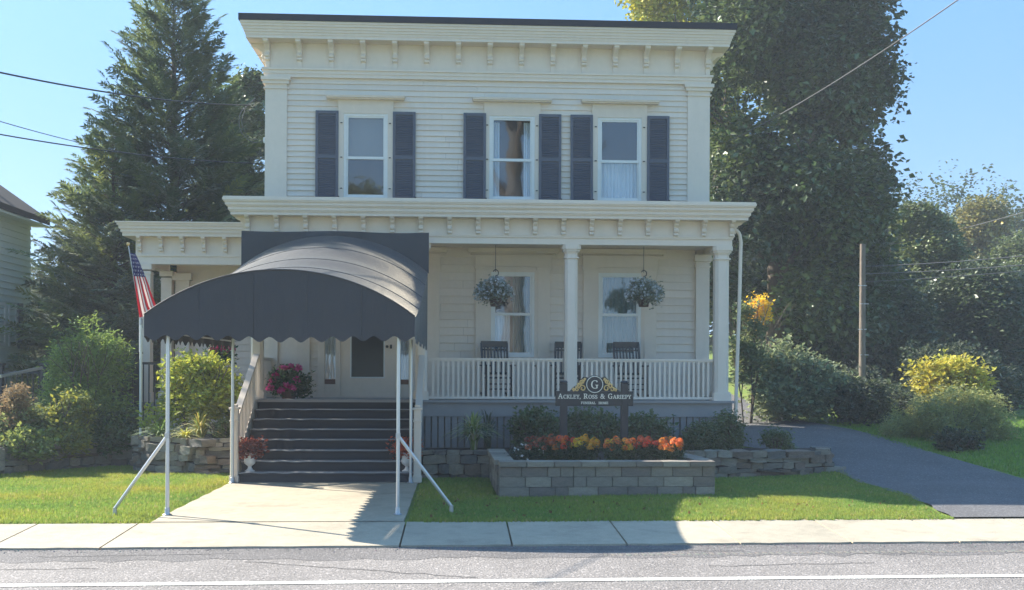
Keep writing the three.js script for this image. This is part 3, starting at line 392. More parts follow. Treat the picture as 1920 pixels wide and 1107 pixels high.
function crownList(lobes, n, seed, col, size, opt = {}) {
  const r = rng(seed), out = [], tot = lobes.reduce((a, l) => a + l[3] * l[3], 0);
  for (const [x, y, z, rad, ky = 1, c2] of lobes) {
    const m = Math.round(n * rad * rad / tot);
    for (let i = 0; i < m; i++) {
      const a = r() * 6.2832, b = Math.acos(2 * r() - 1), k = rad * (opt.solid ? Math.cbrt(r()) : 0.5 + 0.56 * Math.pow(r(), 0.6)) * (1 + 0.2 * Math.sin(a * 5 + b * 3) + 0.16 * Math.sin(b * 9 + a * 2) + 0.3 * (r() - 0.5) * r());
      out.push({ p: V(x + k * Math.sin(b) * Math.cos(a), y + ky * k * Math.cos(b), z + k * Math.sin(b) * Math.sin(a)), s: size * (0.7 + 0.6 * r()), e: [(r() - 0.5) * 0.9, r() * 6.28, (r() - 0.5) * 0.9], c: tint(r, c2 || col, 0.5, opt.yellow || 0.4) });
    }
  }
  return out;
}
const maple = [leafGeo(18, 0.145, 0.36, 71, 0.75), leafGeo(18, 0.16, 0.4, 72, 0.7)], small = leafGeo(12, 0.085, 0.13, 73, 0.6), tiny = leafGeo(18, 0.035, 0.06, 74, 0.5), willowy = leafGeo(14, 0.12, 0.12, 75, 0.28);
function limb(list, p, d, L, r0, depth, rn) { // a limb of a few bent lengths, then two or three smaller limbs
  let q = p.clone(), dir = d.clone().normalize(); const n = 3;
  for (let i = 0; i < n; i++) { const e = q.clone().addScaledVector(dir, L / n); list.push(bar(q, e, lerp(r0, r0 * 0.55, i / n), lerp(r0, r0 * 0.55, (i + 1) / n), 7)); q = e; dir.add(V((rn() - 0.5) * 0.35, 0.06, (rn() - 0.5) * 0.35)).normalize(); }
  if (depth > 0) for (let k = 0; k < 3; k++) limb(list, q, dir.clone().add(V((rn() - 0.5) * 1.3, (rn() - 0.2) * 0.6, (rn() - 0.5) * 1.3)), L * 0.62, r0 * 0.5, depth - 1, rn);
}
function broadTree(name, label, x, z, y0, h, lobes, n, col, seed, opt = {}) {
  const t = thing(name, label, 'tree', [x, y0, z], 0, opt.group), rn = rng(seed), tr = [], lb = [], hh = h * (opt.bole || 0.45), r0 = opt.r || h * 0.02;
  for (let i = 0; i < 6; i++) tr.push(bar(V(0.04 * Math.sin(i + seed), hh * i / 6, 0.04 * Math.cos(i * 2)), V(0.04 * Math.sin(i + 1 + seed), hh * (i + 1) / 6, 0.04 * Math.cos(i * 2 + 2)), r0 * (1.15 - 0.09 * i), r0 * (1.15 - 0.09 * (i + 1)), 9));
  put('trunk', tr, mat.bark, t);
  for (let k = 0; k < (opt.limbs || 6); k++) { const a = k * 2.4 + rn(); limb(lb, V(0, hh * (0.55 + 0.45 * k / 6), 0), V(Math.cos(a), 0.9 + rn() * 0.6, Math.sin(a)), h * (opt.reach || 0.16), r0 * 0.45, 2, rn); }
  limb(lb, V(0, hh, 0), V(0.1, 1, 0), h * (opt.reach || 0.16) * 1.3, r0 * 0.6, 2, rn);
  put('limbs', lb, mat.bark, t);
  { const all = crownList(lobes, n, seed + 5, col, opt.size || 1, opt); instanced('crown', opt.geo || maple[seed % 2], leafM, all.filter((_, i) => i % 5 < 3), t); instanced('crown', opt.geo || maple[seed % 2], glossM, all.filter((_, i) => i % 5 >= 3), t); }
  return t;
}
function lobesOf(seed, n, cx, cy, cz, rx, ry, rz2, r0, r1) { const r = rng(seed), o = []; for (let i = 0; i < n; i++) { const a = r() * 6.28, b = Math.acos(2 * r() - 1), k = Math.pow(r(), 0.4); o.push([cx + rx * k * Math.sin(b) * Math.cos(a), cy + ry * k * Math.cos(b), cz + rz2 * k * Math.sin(b) * Math.sin(a), lerp(r0, r1, r()), 0.85]); } return o; }
// big dark maple right of the house
{
  const L = [...lobesOf(401, 26, 0, 9.2, 0, 3.2, 6.4, 2.6, 0.65, 1.3), ...lobesOf(402, 9, 0.3, 4.4, 0.4, 3.2, 2.4, 1.8, 0.9, 1.4), ...lobesOf(403, 6, 2.1, 10, 0.5, 1.4, 1.8, 1, 0.7, 1.1), ...lobesOf(404, 4, 2.4, 6.2, 0.5, 1.4, 1, 1, 0.7, 1.0)].map((l, i) => [...l, i % 4 === 1 ? [0.085, 0.13, 0.045] : i % 4 === 2 ? [0.042, 0.075, 0.036] : [0.058, 0.1, 0.04]]);
  const p = at(1452, 700, -14), t = broadTree('maple_tree', 'huge dark green tree towering right of the house behind the utility line', p.x, -14, H(p.x, -14), 14, L, 7000, [0.07, 0.115, 0.045], 81, { r: 0.3, limbs: 7, reach: 0.15, size: 1.12 });
  const y = at(1423, 580, -8.6), o = V(y.x - t.position.x, y.y - t.position.y, y.z + 14);
  const b = put('low_branch', [tube([V(0.2, o.y - 0.6, 0.2), V(o.x * 0.5, o.y + 0.3, o.z * 0.6), o], 0.02)], mat.bark, t); b.userData.label = 'low branch ending in a clump of bright yellow leaves';
  instanced('yellow_leaves', small, leafM, crownList([[o.x, o.y + 0.02, o.z, 0.24, 1], [o.x + 0.05, o.y - 0.16, o.z, 0.2, 1.2], [o.x - 0.08, o.y - 0.3, o.z, 0.12, 1.2]], 200, 9, [0.8, 0.58, 0.04], 1, { yellow: 0.2 }), b);
}
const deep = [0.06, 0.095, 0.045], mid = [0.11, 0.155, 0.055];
function treeAt(name, label, px, z, topPy, wPx, n, col, seed, opt = {}) { const b = at(px, 700, z), y0 = H(b.x, z), top = at(px, topPy, z).y, w = wPx / F * (20.2 - z) / 2, h = top - y0, rr0 = w * 0.42; return broadTree(name, label, b.x, z, y0, h, lobesOf(seed, opt.lobes || 12, 0, h * (opt.mid || 0.6), 0, w * 0.72, h * (opt.tall || 0.36), w * 0.6, rr0 * 0.7, rr0 * 1.1), n, col, seed, opt); }
treeAt('maple_tree', 'yellow-green tree top showing over the right end of the flat roof', 1262, -19, -70, 300, 3000, [0.3, 0.34, 0.05], 91, { yellow: 0.7 });
treeAt('deciduous_tree', 'leafy tree peeking out between tall conifer and house corner', 458, -15, 98, 120, 2200, mid, 92);
treeAt('deciduous_tree', 'distant treetop just clearing the roof edge left of centre', 642, -26, 6, 190, 900, mid, 93);
treeAt('deciduous_tree', 'rounded green tree right of the huge dark tree, lower top', 1715, -22, 330, 205, 6000, mid, 94, { mid: 0.55, tall: 0.42 });
treeAt('deciduous_tree', 'pale yellow-green treetop far off near the right edge', 1838, -32, 385, 190, 6500, [0.2, 0.21, 0.08], 95, { yellow: 0.6, mid: 0.6 });
treeAt('deciduous_tree', 'green tree cut by the right edge of the photo', 1925, -27, 428, 180, 4200, mid, 96, { mid: 0.55, tall: 0.4 });
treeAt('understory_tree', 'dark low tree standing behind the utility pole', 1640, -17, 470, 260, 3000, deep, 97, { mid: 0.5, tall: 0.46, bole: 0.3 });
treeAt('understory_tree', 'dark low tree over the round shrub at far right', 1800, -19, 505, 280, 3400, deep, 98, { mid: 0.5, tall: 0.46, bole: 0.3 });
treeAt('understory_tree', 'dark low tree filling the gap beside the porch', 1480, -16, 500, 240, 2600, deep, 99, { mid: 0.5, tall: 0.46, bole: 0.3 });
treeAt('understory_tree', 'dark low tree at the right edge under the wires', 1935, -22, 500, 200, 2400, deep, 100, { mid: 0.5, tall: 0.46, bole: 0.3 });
{ // a far wood closes the view between the trunks
  const o = new THREE.Group(); o.name = 'far_wood'; tag(o, 'dark wooded slope behind all the trees', null, null, 'stuff'); scene.add(o);
  const L = []; const r = rng(500); for (let i = 0; i < 46; i++) { const x = lerp(9, 44, i / 45) + r() * 2, z = -40 - r() * 10; L.push([x, H(x, z) + 2.4 + r() * 3.5, z, 2.2 + r() * 1.6, 1.2]); } for (let i = 0; i < 14; i++) { const x = lerp(-34, -6, i / 13) + r() * 2, z = -38 - r() * 8; L.push([x, H(x, z) + 1.5 + r() * 2.0, z, 2 + r() * 1.2, 1.1]); }
  instanced('foliage', maple[0], leafM, crownList(L, 12000, 501, deep, 1.6, {}), o);
}
{ // unseen tree added off the left edge, crown flattened to shade the canopy rear
  broadTree('added_shade_tree', 'unseen flat-crowned tree added outside the left edge to shade the canopy', -16, -9.2, 0.5, 16, lobesOf(620, 26, 0, 13.7, 0.1, 2.2, 0.35, 2.5, 0.65, 0.85), 2400, mid, 621, { r: 0.24, bole: 0.76, size: 1.2, reach: 0.05 });
}
{ // across the road: the old tree whose trunk the windows mirror, and its neighbours
  const old = broadTree('street_tree', 'old thick-trunked tree across the road from the house', 2.6, 27, 0, 20, lobesOf(600, 9, 0, 16.5, 0, 3.6, 2.6, 3, 1.0, 1.6), 900, mid, 610, { r: 0.5, bole: 0.78, size: 1.4, limbs: 5 }); old.children[0].material = mat.barkPale;
  broadTree('street_tree', 'slim tree across the road left of the old one', -6.5, 31, 0, 13, lobesOf(601, 8, 0, 9, 0, 2.2, 3.2, 2, 0.9, 1.4), 1500, mid, 611, { r: 0.24, bole: 0.5, size: 0.9 });
}
// ------------------------------------------------------------------ conifers
function frondGeo(seed) { // a drooping spray: midrib along +z with side twigs, every twig a thin sliver of needles
  const r = rng(seed), p = [], tri = (a, b, c) => p.push(a.x, a.y, a.z, b.x, b.y, b.z, c.x, c.y, c.z);
  const mid = t => V(0.03 * Math.sin(t * 5), 0.1 * t - 0.16 * t * t, t);
  for (let i = 0; i < 13; i++) { const t = i / 13, a = mid(t), b = mid(t + 0.12); tri(a.clone().add(V(-0.02, 0, 0)), a.clone().add(V(0.02, 0, 0)), b); }
  for (let i = 0; i < 34; i++) {
    const t = 0.06 + 0.94 * r(), s = i % 2 ? 1 : -1, L = (0.34 * (1 - t * 0.75) + 0.06) * (0.7 + 0.6 * r()), a = mid(t), d = V(s * (0.75 + 0.3 * r()), -0.18 + 0.35 * r(), 0.5 + 0.3 * r()).normalize();
    const b = a.clone().addScaledVector(d, L); b.y -= 0.1 * L; const w = V(0, 0.5 + r() * 0.4, 0.4).cross(d).normalize().multiplyScalar(0.034), m = a.clone().lerp(b, 0.45); tri(a, m.clone().add(w), b); tri(a, b, m.clone().sub(w));
    for (let k = 0; k < 2; k++) { const c = a.clone().lerp(b, 0.3 + 0.5 * r()), e = c.clone().add(V(s * 0.04 + (r() - 0.5) * 0.1, -0.05 - 0.04 * r(), 0.09 + 0.06 * r()).multiplyScalar(0.9)); tri(c.clone().add(V(0.012, 0, 0)), c.clone().add(V(-0.012, 0.01, 0)), e); }
  }
  const g = new THREE.BufferGeometry(); g.setAttribute('position', new THREE.Float32BufferAttribute(p, 3)); g.computeVertexNormals(); g.setAttribute('uv', new THREE.Float32BufferAttribute(new Float32Array(p.length / 3 * 2), 2)); return g;
}
const frond = frondGeo(801);
function conifer(label, x, z, y0, h, rad, seed, col, opt = {}) {
  const t = thing('conifer_tree', label, 'tree', [x, y0, z]), r = rng(seed), list = [], lb = [], Y = V(0, 1, 0), Z = V(0, 0, 1);
  put('trunk', [bar(V(0, 0, 0), V(0.1, h * 0.5, 0), h * 0.02, h * 0.012, 9), bar(V(0.1, h * 0.5, 0), V(0.05, h * 0.985, 0), h * 0.012, 0.012, 8)], mat.bark, t);
  const N = opt.n || 230;
  for (let i = 0; i < N; i++) {
    const f = Math.pow(i / N, 0.9), y = h * (0.04 + 0.94 * f), L = rad * Math.pow(1 - f, 0.75) * (0.65 + 0.5 * r()) + 0.22, a = i * 2.39996 + r() * 0.5, up = lerp(0.15, 1.0, f) + 0.25 * (r() - 0.5);
    const out = V(Math.cos(a), 0, Math.sin(a)), P0 = V(0.08, y, 0), pt = s => P0.clone().addScaledVector(out, L * s).add(V(0, L * (up * s * 0.75 - 0.25 * s * s + 0.25 * s * s * s), 0));
    lb.push(bar(P0, pt(0.75), 0.03 * (1 - f) + 0.012, 0.008, 4));
    const m = Math.max(3, Math.round(L * 5.2));
    for (let k = 0; k < m; k++) {
      const s = 0.18 + 0.82 * (k + r()) / m, p = pt(s), d = pt(Math.min(1.05, s + 0.1)).sub(pt(s - 0.05)).normalize(); d.add(V((r() - 0.5) * 1.1, (r() - 0.45) * 0.5, (r() - 0.5) * 1.1)).normalize();
      const q = new THREE.Quaternion().setFromRotationMatrix(new THREE.Matrix4().lookAt(d, V(0, 0, 0), Y)), roll = new THREE.Quaternion().setFromAxisAngle(Z, (r() - 0.5) * 1.6);
      list.push({ p, q: q.multiply(roll), s: (0.55 + 0.5 * r()) * (opt.size || 1) * lerp(1, 0.6, f), c: tint(r, r() < 0.1 ? [col[0] * 1.5, col[1] * 1.35, col[2]] : col, 0.5, 0.5) });
    }
  }
  put('limbs', lb, mat.bark, t); instanced('needles', frond, leafM, list, t);
}
{
  const z = -9, b = at(318, 700, z), top = at(330, -22, z);
  conifer('tall feathery conifer rising left of the house', b.x, z, 0.5, top.y - 0.5, 3.0, 811, [0.115, 0.175, 0.085], { n: 400, size: 1.1 });
  const c = at(205, 700, -8), d = at(205, 255, -8); conifer('lower bushy conifer in front of the tall one on its left', c.x, -8, 0.5, d.y - 0.5, 2.1, 812, [0.14, 0.2, 0.08], { n: 190 });
  const e = at(425, 700, -11), f = at(425, 200, -11); conifer('dark conifer half hidden behind the side porch', e.x, -11, 0.5, f.y - 0.5, 2.0, 813, [0.075, 0.105, 0.065], { n: 190 });
  const g = at(146, 700, -12.5), k = at(146, 440, -12.5); conifer('small dark conifer beside the neighbouring house', g.x, -12, 0.5, k.y - 0.5, 2.2, 814, [0.07, 0.1, 0.065], { n: 120 });
}
// ------------------------------------------------------------------ stone walls, beds
const stoneGeos = Array.from({ length: 7 }, (_, i) => { const r = rng(900 + i), g = new THREE.BoxGeometry(1, 1, 1, 3, 2, 2), p = g.attributes.position, seen = new Map(); for (let k = 0; k < p.count; k++) { const key = [p.getX(k), p.getY(k), p.getZ(k)].map(v => v.toFixed(2)).join(); if (!seen.has(key)) seen.set(key, [0.86 + 0.14 * r(), 0.82 + 0.18 * r(), 0.85 + 0.15 * r()]); const j = seen.get(key), c = Math.abs(p.getX(k)) > 0.45 ? 0.9 : 1; p.setXYZ(k, p.getX(k) * j[0], p.getY(k) * j[1] * c, p.getZ(k) * j[2] * c); } g.computeVertexNormals(); return metric(toCreasedNormals(g, 0.6)); });
function stoneWall(label, pts, yTop, yBase, seed, thin = 0.11) {
  const w = thing('stone_wall', label, 'stone wall', [0, 0, 0]), r = rng(seed);
  for (let k = 0; k + 1 < pts.length; k++) {
    const [x0, z0] = pts[k], [x1, z1] = pts[k + 1], L = Math.hypot(x1 - x0, z1 - z0), ry = -Math.atan2(z1 - z0, x1 - x0);
    let y = yBase - 0.05;
    while (y < yTop - 0.03) {
      const h = Math.min(yTop - y + 0.01, thin * (0.45 + 1.3 * r())); let s = -0.05 * r();
      while (s < L) { const len = 0.12 + 0.42 * r() * r() + 0.1 * r(), m = put('stone', stoneGeos[Math.floor(r() * 7)], stones[Math.floor(r() * 5)], w, [x0 + (x1 - x0) * (s + len / 2) / L, y + h / 2, z0 + (z1 - z0) * (s + len / 2) / L]); m.scale.set(len * 1.02, h * 1.04 * (0.88 + 0.25 * r()), 0.2 + 0.26 * r()); m.rotation.set((r() - 0.5) * 0.1, ry + (r() - 0.5) * 0.12, (r() - 0.5) * 0.14); s += len; }
      y += h;
    }
  }
  put('core', pts.slice(1).map(([x1, z1], k) => { const [x0, z0] = pts[k]; return beam(V(x0, (yTop + yBase) / 2 - 0.06, z0), V(x1, (yTop + yBase) / 2 - 0.06, z1), 0.1, yTop - yBase); }), mat.soil, w);
  return w;
}
function bed(name, label, pts, y, seed) { // mounded soil inside an outline
  const sh = new THREE.Shape(pts.map(([x, z]) => new THREE.Vector2(x, -z))), g = new THREE.ExtrudeGeometry(sh, { depth: 0.5, bevelEnabled: true, bevelSize: 0.05, bevelThickness: 0.06, bevelSegments: 2 }); g.rotateX(-Math.PI / 2); g.translate(0, y - 0.56, 0);
  const m = structure(name, metric(g), mat.soil); m.userData.label = label; return m;
}
const WL = [[-9.6, 1.6], [-8.4, 0.75], [-7.7, -0.3], [-7.0, -1.15], [-6.1, -1.5]], WM = [[-6.1, -1.5], [-6.05, -0.55], [-5.75, -0.1], [-5.0, 0.2], [-4.75, 0.42], [-3.98, 0.42]];
stoneWall('low dry-stone wall curving round the left lawn under the shrubs', WL, 0.5, 0, 921, 0.13);
stoneWall('sunlit dry-stone wall left of the steps', WM, 0.66, 0, 922, 0.1);
bed('planting_bed', 'mulched bed behind the left stone walls', [[-16, 1.6], ...WL.map(([x, z]) => [x, z - 0.06]), ...WM.slice(1).map(([x, z]) => [x, z - 0.05]), [-3.98, -3.0], [-16, -3.0]], 0.55, 1);
const WR = [[-0.62, 1.12], [0.5, 1.15]], WR2 = [[3.7, 1.1], [5.0, 1.15], [6.1, 1.05], [6.75, 0.75], [6.9, 0.2]];
stoneWall('shaded dry-stone wall between the steps and block planter', WR, 0.5, 0, 923, 0.11);
stoneWall('shaded dry-stone wall right of the block planter', WR2, 0.5, 0, 924, 0.1);
bed('planting_bed', 'mulched bed along the porch front', [[-0.6, 0.02], [-0.6, 1.08], [3.8, 1.08], [6.0, 1.02], [6.7, 0.7], [6.8, 0.02]], 0.47, 2);
// ------------------------------------------------------------------ block planter
{
  const pl = thing('block_planter', 'raised planter of grey concrete blocks with flat caps in front of the porch', 'planter');
  const A = [0.62, 3.86], B = [3.96, 3.8], C = [3.62, 1.3], D = [0.6, 1.3], r = rng(941), unit = new RoundedBoxGeometry(1, 1, 1, 1, 0.035); metric(unit); const ug = metric(unit);
  const side = (p, q, cap) => { const L = Math.hypot(q[0] - p[0], q[1] - p[1]), ry = -Math.atan2(q[1] - p[1], q[0] - p[0]);
    for (let c = 0; c < 4; c++) { let s = 0; while (s < L - 0.01) { let len = c === 3 ? 0.42 : [0.2, 0.34, 0.46, 0.4][Math.floor(r() * 4)]; if (L - s - len < 0.16) len = L - s; const h = c === 3 ? 0.085 : 0.155, y = c === 3 ? 0.507 : 0.0775 + c * 0.155 - 0.0, m = put(c === 3 ? 'cap_block' : 'block', ug, blocks[Math.floor(r() * (c === 3 ? 3 : 4))], pl, [lerp(p[0], q[0], (s + len / 2) / L), y, lerp(p[1], q[1], (s + len / 2) / L)]); m.scale.set(len - 0.006, h - 0.004, c === 3 ? 0.3 : 0.22 + 0.012 * r()); m.rotation.y = ry; s += len; } } };
  side(A, B); side([B[0] - 0.1, B[1] - 0.17], [C[0], C[1]]); side([D[0] + 0.06, D[1]], [A[0] + 0.09, A[1] - 0.17]);
  put('soil', bb(0.75, 3.62, 0.1, 0.5, 1.3, 3.72), mat.soil, pl);
}
// ------------------------------------------------------------------ sign
{
  const font = await new FontLoader().loadAsync('fonts/droid/droid_serif_regular.typeface.json');
  const s = thing('house_sign', 'dark sign board with gold crest and cream lettering on two square posts', 'sign', [2.25, 0, 2.6]);
  put('board', [rbox(1.29, 0.245, 0.07, 0.008, 0, 1.475, 0)], mat.sign, s);
  for (const x of [-0.51, 0.505]) { const p = put('post', rbox(0.12, 1.3, 0.12, 0.008, x, 1.07, -0.02), mat.sign, s); put('finial', [lathe([[0, 0], [0.06, 0], [0.065, 0.02], [0.08, 0.05], [0.085, 0.07], [0.06, 0.09], [0, 0.095]], 4, 0, 0, 0).rotateY(Math.PI / 4).translate(x, 1.68, -0.02)], mat.sign, p); }
  const disc = put('crest', new THREE.CylinderGeometry(0.152, 0.152, 0.05, 40).rotateX(Math.PI / 2).translate(0, 1.71, 0.02), mat.sign, s);
  put('ring', new THREE.TorusGeometry(0.134, 0.0065, 6, 48).translate(0, 1.71, 0.046), mat.ivory, disc);
  function words(list, y, parent, name, m) { let x = 0; const gs = []; for (const [t, size] of list) { const g = new TextGeometry(t, { font, size, depth: 0.006, curveSegments: 4, bevelEnabled: true, bevelSize: 0.0012, bevelThickness: 0.001, bevelSegments: 1 }); g.computeBoundingBox(); const w = t === ' ' ? 0.035 : g.boundingBox.max.x; if (t !== ' ') gs.push(g.translate(x, 0, 0)); x += w + 0.006; } const g = merge(gs.map(metric)); g.computeBoundingBox(); g.translate(-(g.boundingBox.max.x + g.boundingBox.min.x) / 2, y, 0.036); const k = Math.min(1, 1.22 / (g.boundingBox.max.x - g.boundingBox.min.x)); g.scale(k, 1, 1); put(name, g, m, parent); }
  words([['A', 0.082], ['CKLEY,', 0.062], [' ', 0], ['R', 0.082], ['OSS', 0.062], [' ', 0], ['&', 0.078], [' ', 0], ['G', 0.082], ['ARIEPY', 0.062]], 1.475, s, 'lettering', mat.ivory);
  words([['FUNERAL', 0.038], [' ', 0], ['HOME', 0.038]], 1.385, s, 'small_lettering', mat.ivory);
  const g = metric(new TextGeometry('G', { font, size: 0.135, depth: 0.006, curveSegments: 6 })); g.computeBoundingBox(); g.translate(-(g.boundingBox.max.x + g.boundingBox.min.x) / 2, 1.71 - (g.boundingBox.max.y + g.boundingBox.min.y) / 2, 0.045); put('initial', g, mat.ivory, disc);
  for (const q of [-1, 1]) { // acanthus scrolls either side
    const L = [], r = rng(q > 0 ? 951 : 951);
    const scroll = (cx, cy, rad, turn, t0, w) => { const p = []; for (let i = 0; i <= 14; i++) { const t = i / 14, a = t0 + turn * t, k = rad * (1 - 0.75 * t); p.push(V(q * (cx + k * Math.cos(a)), cy + k * Math.sin(a), 0.03 + 0.008 * t)); } L.push(tube(p, w, 6, 24)); };
    scroll(0.2, 1.645, 0.055, 7, 0.5, 0.012); scroll(0.29, 1.628, 0.042, -7, 2.8, 0.01); scroll(0.205, 1.745, 0.045, 6.5, -1, 0.011); scroll(0.25, 1.69, 0.04, -6, 1.2, 0.01); scroll(0.35, 1.615, 0.028, 6, 0.2, 0.008); scroll(0.17, 1.8, 0.03, -6, 0, 0.008);
    for (let i = 0; i < 12; i++) { const t = i / 11, x = 0.16 + 0.2 * t + 0.02 * (r() - 0.5), y = 1.79 - 0.17 * t + 0.03 * (r() - 0.5); const b = new THREE.SphereGeometry(1, 8, 6); b.scale(0.03, 0.012, 0.01); b.rotateZ(r() * 3); b.translate(q * x, y, 0.034); L.push(metric(b)); }
    put('gold_scrollwork', L, mat.gold, s); const bk = new THREE.Shape([[0.1, 1.6], [0.41, 1.6], [0.36, 1.66], [0.29, 1.7], [0.25, 1.77], [0.18, 1.84], [0.1, 1.82]].map(([x, y]) => new THREE.Vector2(q * x, y)));
    put('scroll_backing', metric(new THREE.ExtrudeGeometry(bk, { depth: 0.025, bevelEnabled: false })), mat.sign, s, [0, 0, -0.005]);
  }
}
// ------------------------------------------------------------------ rocking chairs
function rocker(label, x, z, turn) {
  const c = thing('rocking_chair', label, 'rocking chair', [x, PF, z], turn, 'rocking chairs on the porch'), m = mat.blackPaint, lean = 0.28, bk = t => V(0, 0.42 + t * 0.72, -0.22 - t * 0.72 * lean);
  put('seat', [rbox(0.52, 0.03, 0.48, 0.01, 0, 0.42, 0.02)], m, c);
  for (const s of [-1, 1]) {
    put('back_post', beam(bk(-0.15).setX(s * 0.25), bk(0.97).setX(s * 0.26), 0.04, 0.035), m, c);
    put('leg', beam(V(s * 0.25, 0.06, 0.24), V(s * 0.25, 0.66, 0.22), 0.04, 0.04), m, c); put('leg', beam(V(s * 0.25, 0.06, -0.2), V(s * 0.25, 0.44, -0.23), 0.04, 0.04), m, c);
    put('armrest', [rbox(0.09, 0.028, 0.56, 0.01, s * 0.28, 0.665, -0.02)], m, c);
    put('rocker', tube([V(s * 0.25, 0.11, -0.48), V(s * 0.25, 0.04, -0.2), V(s * 0.25, 0.022, 0.05), V(s * 0.25, 0.05, 0.3), V(s * 0.25, 0.1, 0.42)], 0.02, 6, 16), m, c);
  }
  put('top_rail', [beam(bk(0.93).setX(-0.27), bk(0.93).setX(0.27), 0.028, 0.13)], m, c); put('middle_rail', [beam(bk(0.78).setX(-0.25), bk(0.78).setX(0.25), 0.025, 0.035)], m, c); put('lower_rail', [beam(bk(0.12).setX(-0.25), bk(0.12).setX(0.25), 0.025, 0.05)], m, c);
  for (let i = 0; i < 7; i++) put('slat', beam(bk(0.12).setX(-0.2 + i * 0.0667), bk(0.88).setX(-0.2 + i * 0.0667), 0.032, 0.012), m, c);
  for (const y of [0.2, 0.3]) put('stretcher', bar(V(-0.25, y, 0.235), V(0.25, y, 0.235), 0.012), m, c);
}
{ const a = at(932, 680, -0.95), b = at(1063, 680, -0.95), c = at(1182, 680, -0.95); rocker('black rocking chair by the left porch window', a.x, -0.85, 0.12); rocker('black rocking chair half hidden by the middle column', b.x, -0.9, -0.15); rocker('black rocking chair in front of the right porch window', c.x, -0.85, 0.1); }
// ------------------------------------------------------------------ hanging baskets, pots, urns
function flowersOn(parent, name, list, n, size, cols, seed, geo) { const r = rng(seed), out = []; const tot = list.reduce((a, l) => a + l[3] * l[3], 0); for (const [x, y, z, rad, ky = 1] of list) for (let i = 0, m = Math.round(n * rad * rad / tot); i < m; i++) { const a = r() * 6.28, b = Math.acos(1 - 1.5 * r()), k = rad * (0.9 + 0.2 * r()); out.push({ p: V(x + k * Math.sin(b) * Math.cos(a), y + ky * k * Math.cos(b), z + k * Math.sin(b) * Math.sin(a)), s: size * (0.7 + 0.6 * r()), e: [r() * 6, r() * 6, r() * 6], c: tint(r, cols[Math.floor(r() * cols.length)], 0.3) }); } return instanced(name, geo, petalM, out, parent); }
const bloom = leafGeo(14, 1, 0.35, 961, 0.8, 0.4), pom = (() => { const r = rng(962), p = []; for (let i = 0; i < 46; i++) { const y = 1 - i / 46 * 1.5, a = i * 2.4, k = Math.sqrt(Math.max(0, 1 - y * y)), d = V(k * Math.cos(a), y, k * Math.sin(a)), t = V(-Math.sin(a), 0, Math.cos(a)).multiplyScalar(0.24), u = d.clone().cross(t).normalize().multiplyScalar(0.2), b = d.clone().multiplyScalar(0.55); for (const q of [b.clone().sub(t), d.clone().add(t), d.clone().sub(t).add(u)]) p.push(q.x, q.y, q.z); } const g = new THREE.BufferGeometry(); g.setAttribute('position', new THREE.Float32BufferAttribute(p, 3)); g.computeVertexNormals(); g.setAttribute('uv', new THREE.Float32BufferAttribute(new Float32Array(p.length / 3 * 2), 2)); return g; })();
function basket(label, px, py, seed, dx) {
  const p = at(px, py, -0.3), t = thing('hanging_basket', label, 'hanging basket', [p.x, p.y, -0.3], 0, 'hanging baskets along the porch'), top = 4.44 - p.y;
  t.scale.setScalar(0.92);
  put('pot', lathe([[0, -0.3], [0.1, -0.3], [0.125, -0.18], [0.15, -0.16], [0.15, -0.13], [0, -0.13]], 20), mat.basket, t);
  const k = put('hanger', [bar(V(0, 0.42, 0), V(0, top / 0.92, 0), 0.006), tube([V(0, 0.34, 0), V(0.05, 0.36, 0), V(0.055, 0.43, 0), V(0, 0.47, 0), V(-0.05, 0.43, 0)], 0.011), ...[0, 2.1, 4.2].map(a => bar(V(0.14 * Math.cos(a), -0.14, 0.14 * Math.sin(a)), V(0, 0.35, 0), 0.004))], mat.black, t);
  instanced('foliage', small, leafM, crownList([[dx, 0.05, 0, 0.28, 0.85], [-0.16 + dx, -0.02, 0.02, 0.19], [0.18 + dx, -0.03, 0, 0.19], [dx, 0, 0.15, 0.2]], 240, seed, [0.16, 0.2, 0.15], 0.6, { solid: true }), t);
  flowersOn(t, 'blossoms', [[dx, 0.04, 0, 0.32, 0.8], [-0.18 + dx, -0.06, 0.02, 0.22, 1], [0.2 + dx, -0.07, 0, 0.22, 1]], 420, 0.026, [[0.72, 0.74, 0.78], [0.5, 0.55, 0.55], [0.34, 0.4, 0.38]], seed + 1, bloom);
}
basket('hanging basket of small white flowers at the left porch window', 929, 548, 971, -0.04); basket('hanging basket of small white flowers at the right porch window', 1207, 549, 975, 0.0);
{
  const p = at(541, 745, -0.55), t = thing('flower_pot', 'terracotta pot of bright pink geraniums at the top of the steps', 'flower pot', [p.x, PF, -0.55]);
  put('pot', lathe([[0, 0], [0.12, 0], [0.165, 0.2], [0.185, 0.2], [0.19, 0.25], [0.165, 0.25], [0.15, 0.22], [0, 0.21]], 24), mat.terracotta, t);
  instanced('foliage', small, leafM, crownList([[0, 0.36, 0, 0.24, 0.8], [-0.18, 0.32, 0.05, 0.17], [0.2, 0.3, 0.04, 0.17], [0.33, 0.22, 0.05, 0.1]], 230, 981, [0.05, 0.1, 0.04], 0.9, { solid: true }), t);
  const r = rng(982), L = [[-0.32, 0.2, 0.12], [-0.28, 0.33, 0.14], [-0.22, 0.42, 0.15], [-0.08, 0.58, 0.1], [0.04, 0.6, 0.08], [0.2, 0.58, 0.05], [0.18, 0.36, 0.18], [0.0, 0.26, 0.22], [-0.1, 0.16, 0.24], [0.1, 0.22, 0.2], [-0.18, 0.5, 0.05]].map(([x, y, z]) => [x, y, z, 0.055]);
  flowersOn(t, 'blossoms', L, 300, 0.035, [[0.75, 0.07, 0.34], [0.8, 0.14, 0.45], [0.6, 0.04, 0.22]], 983, bloom);
}
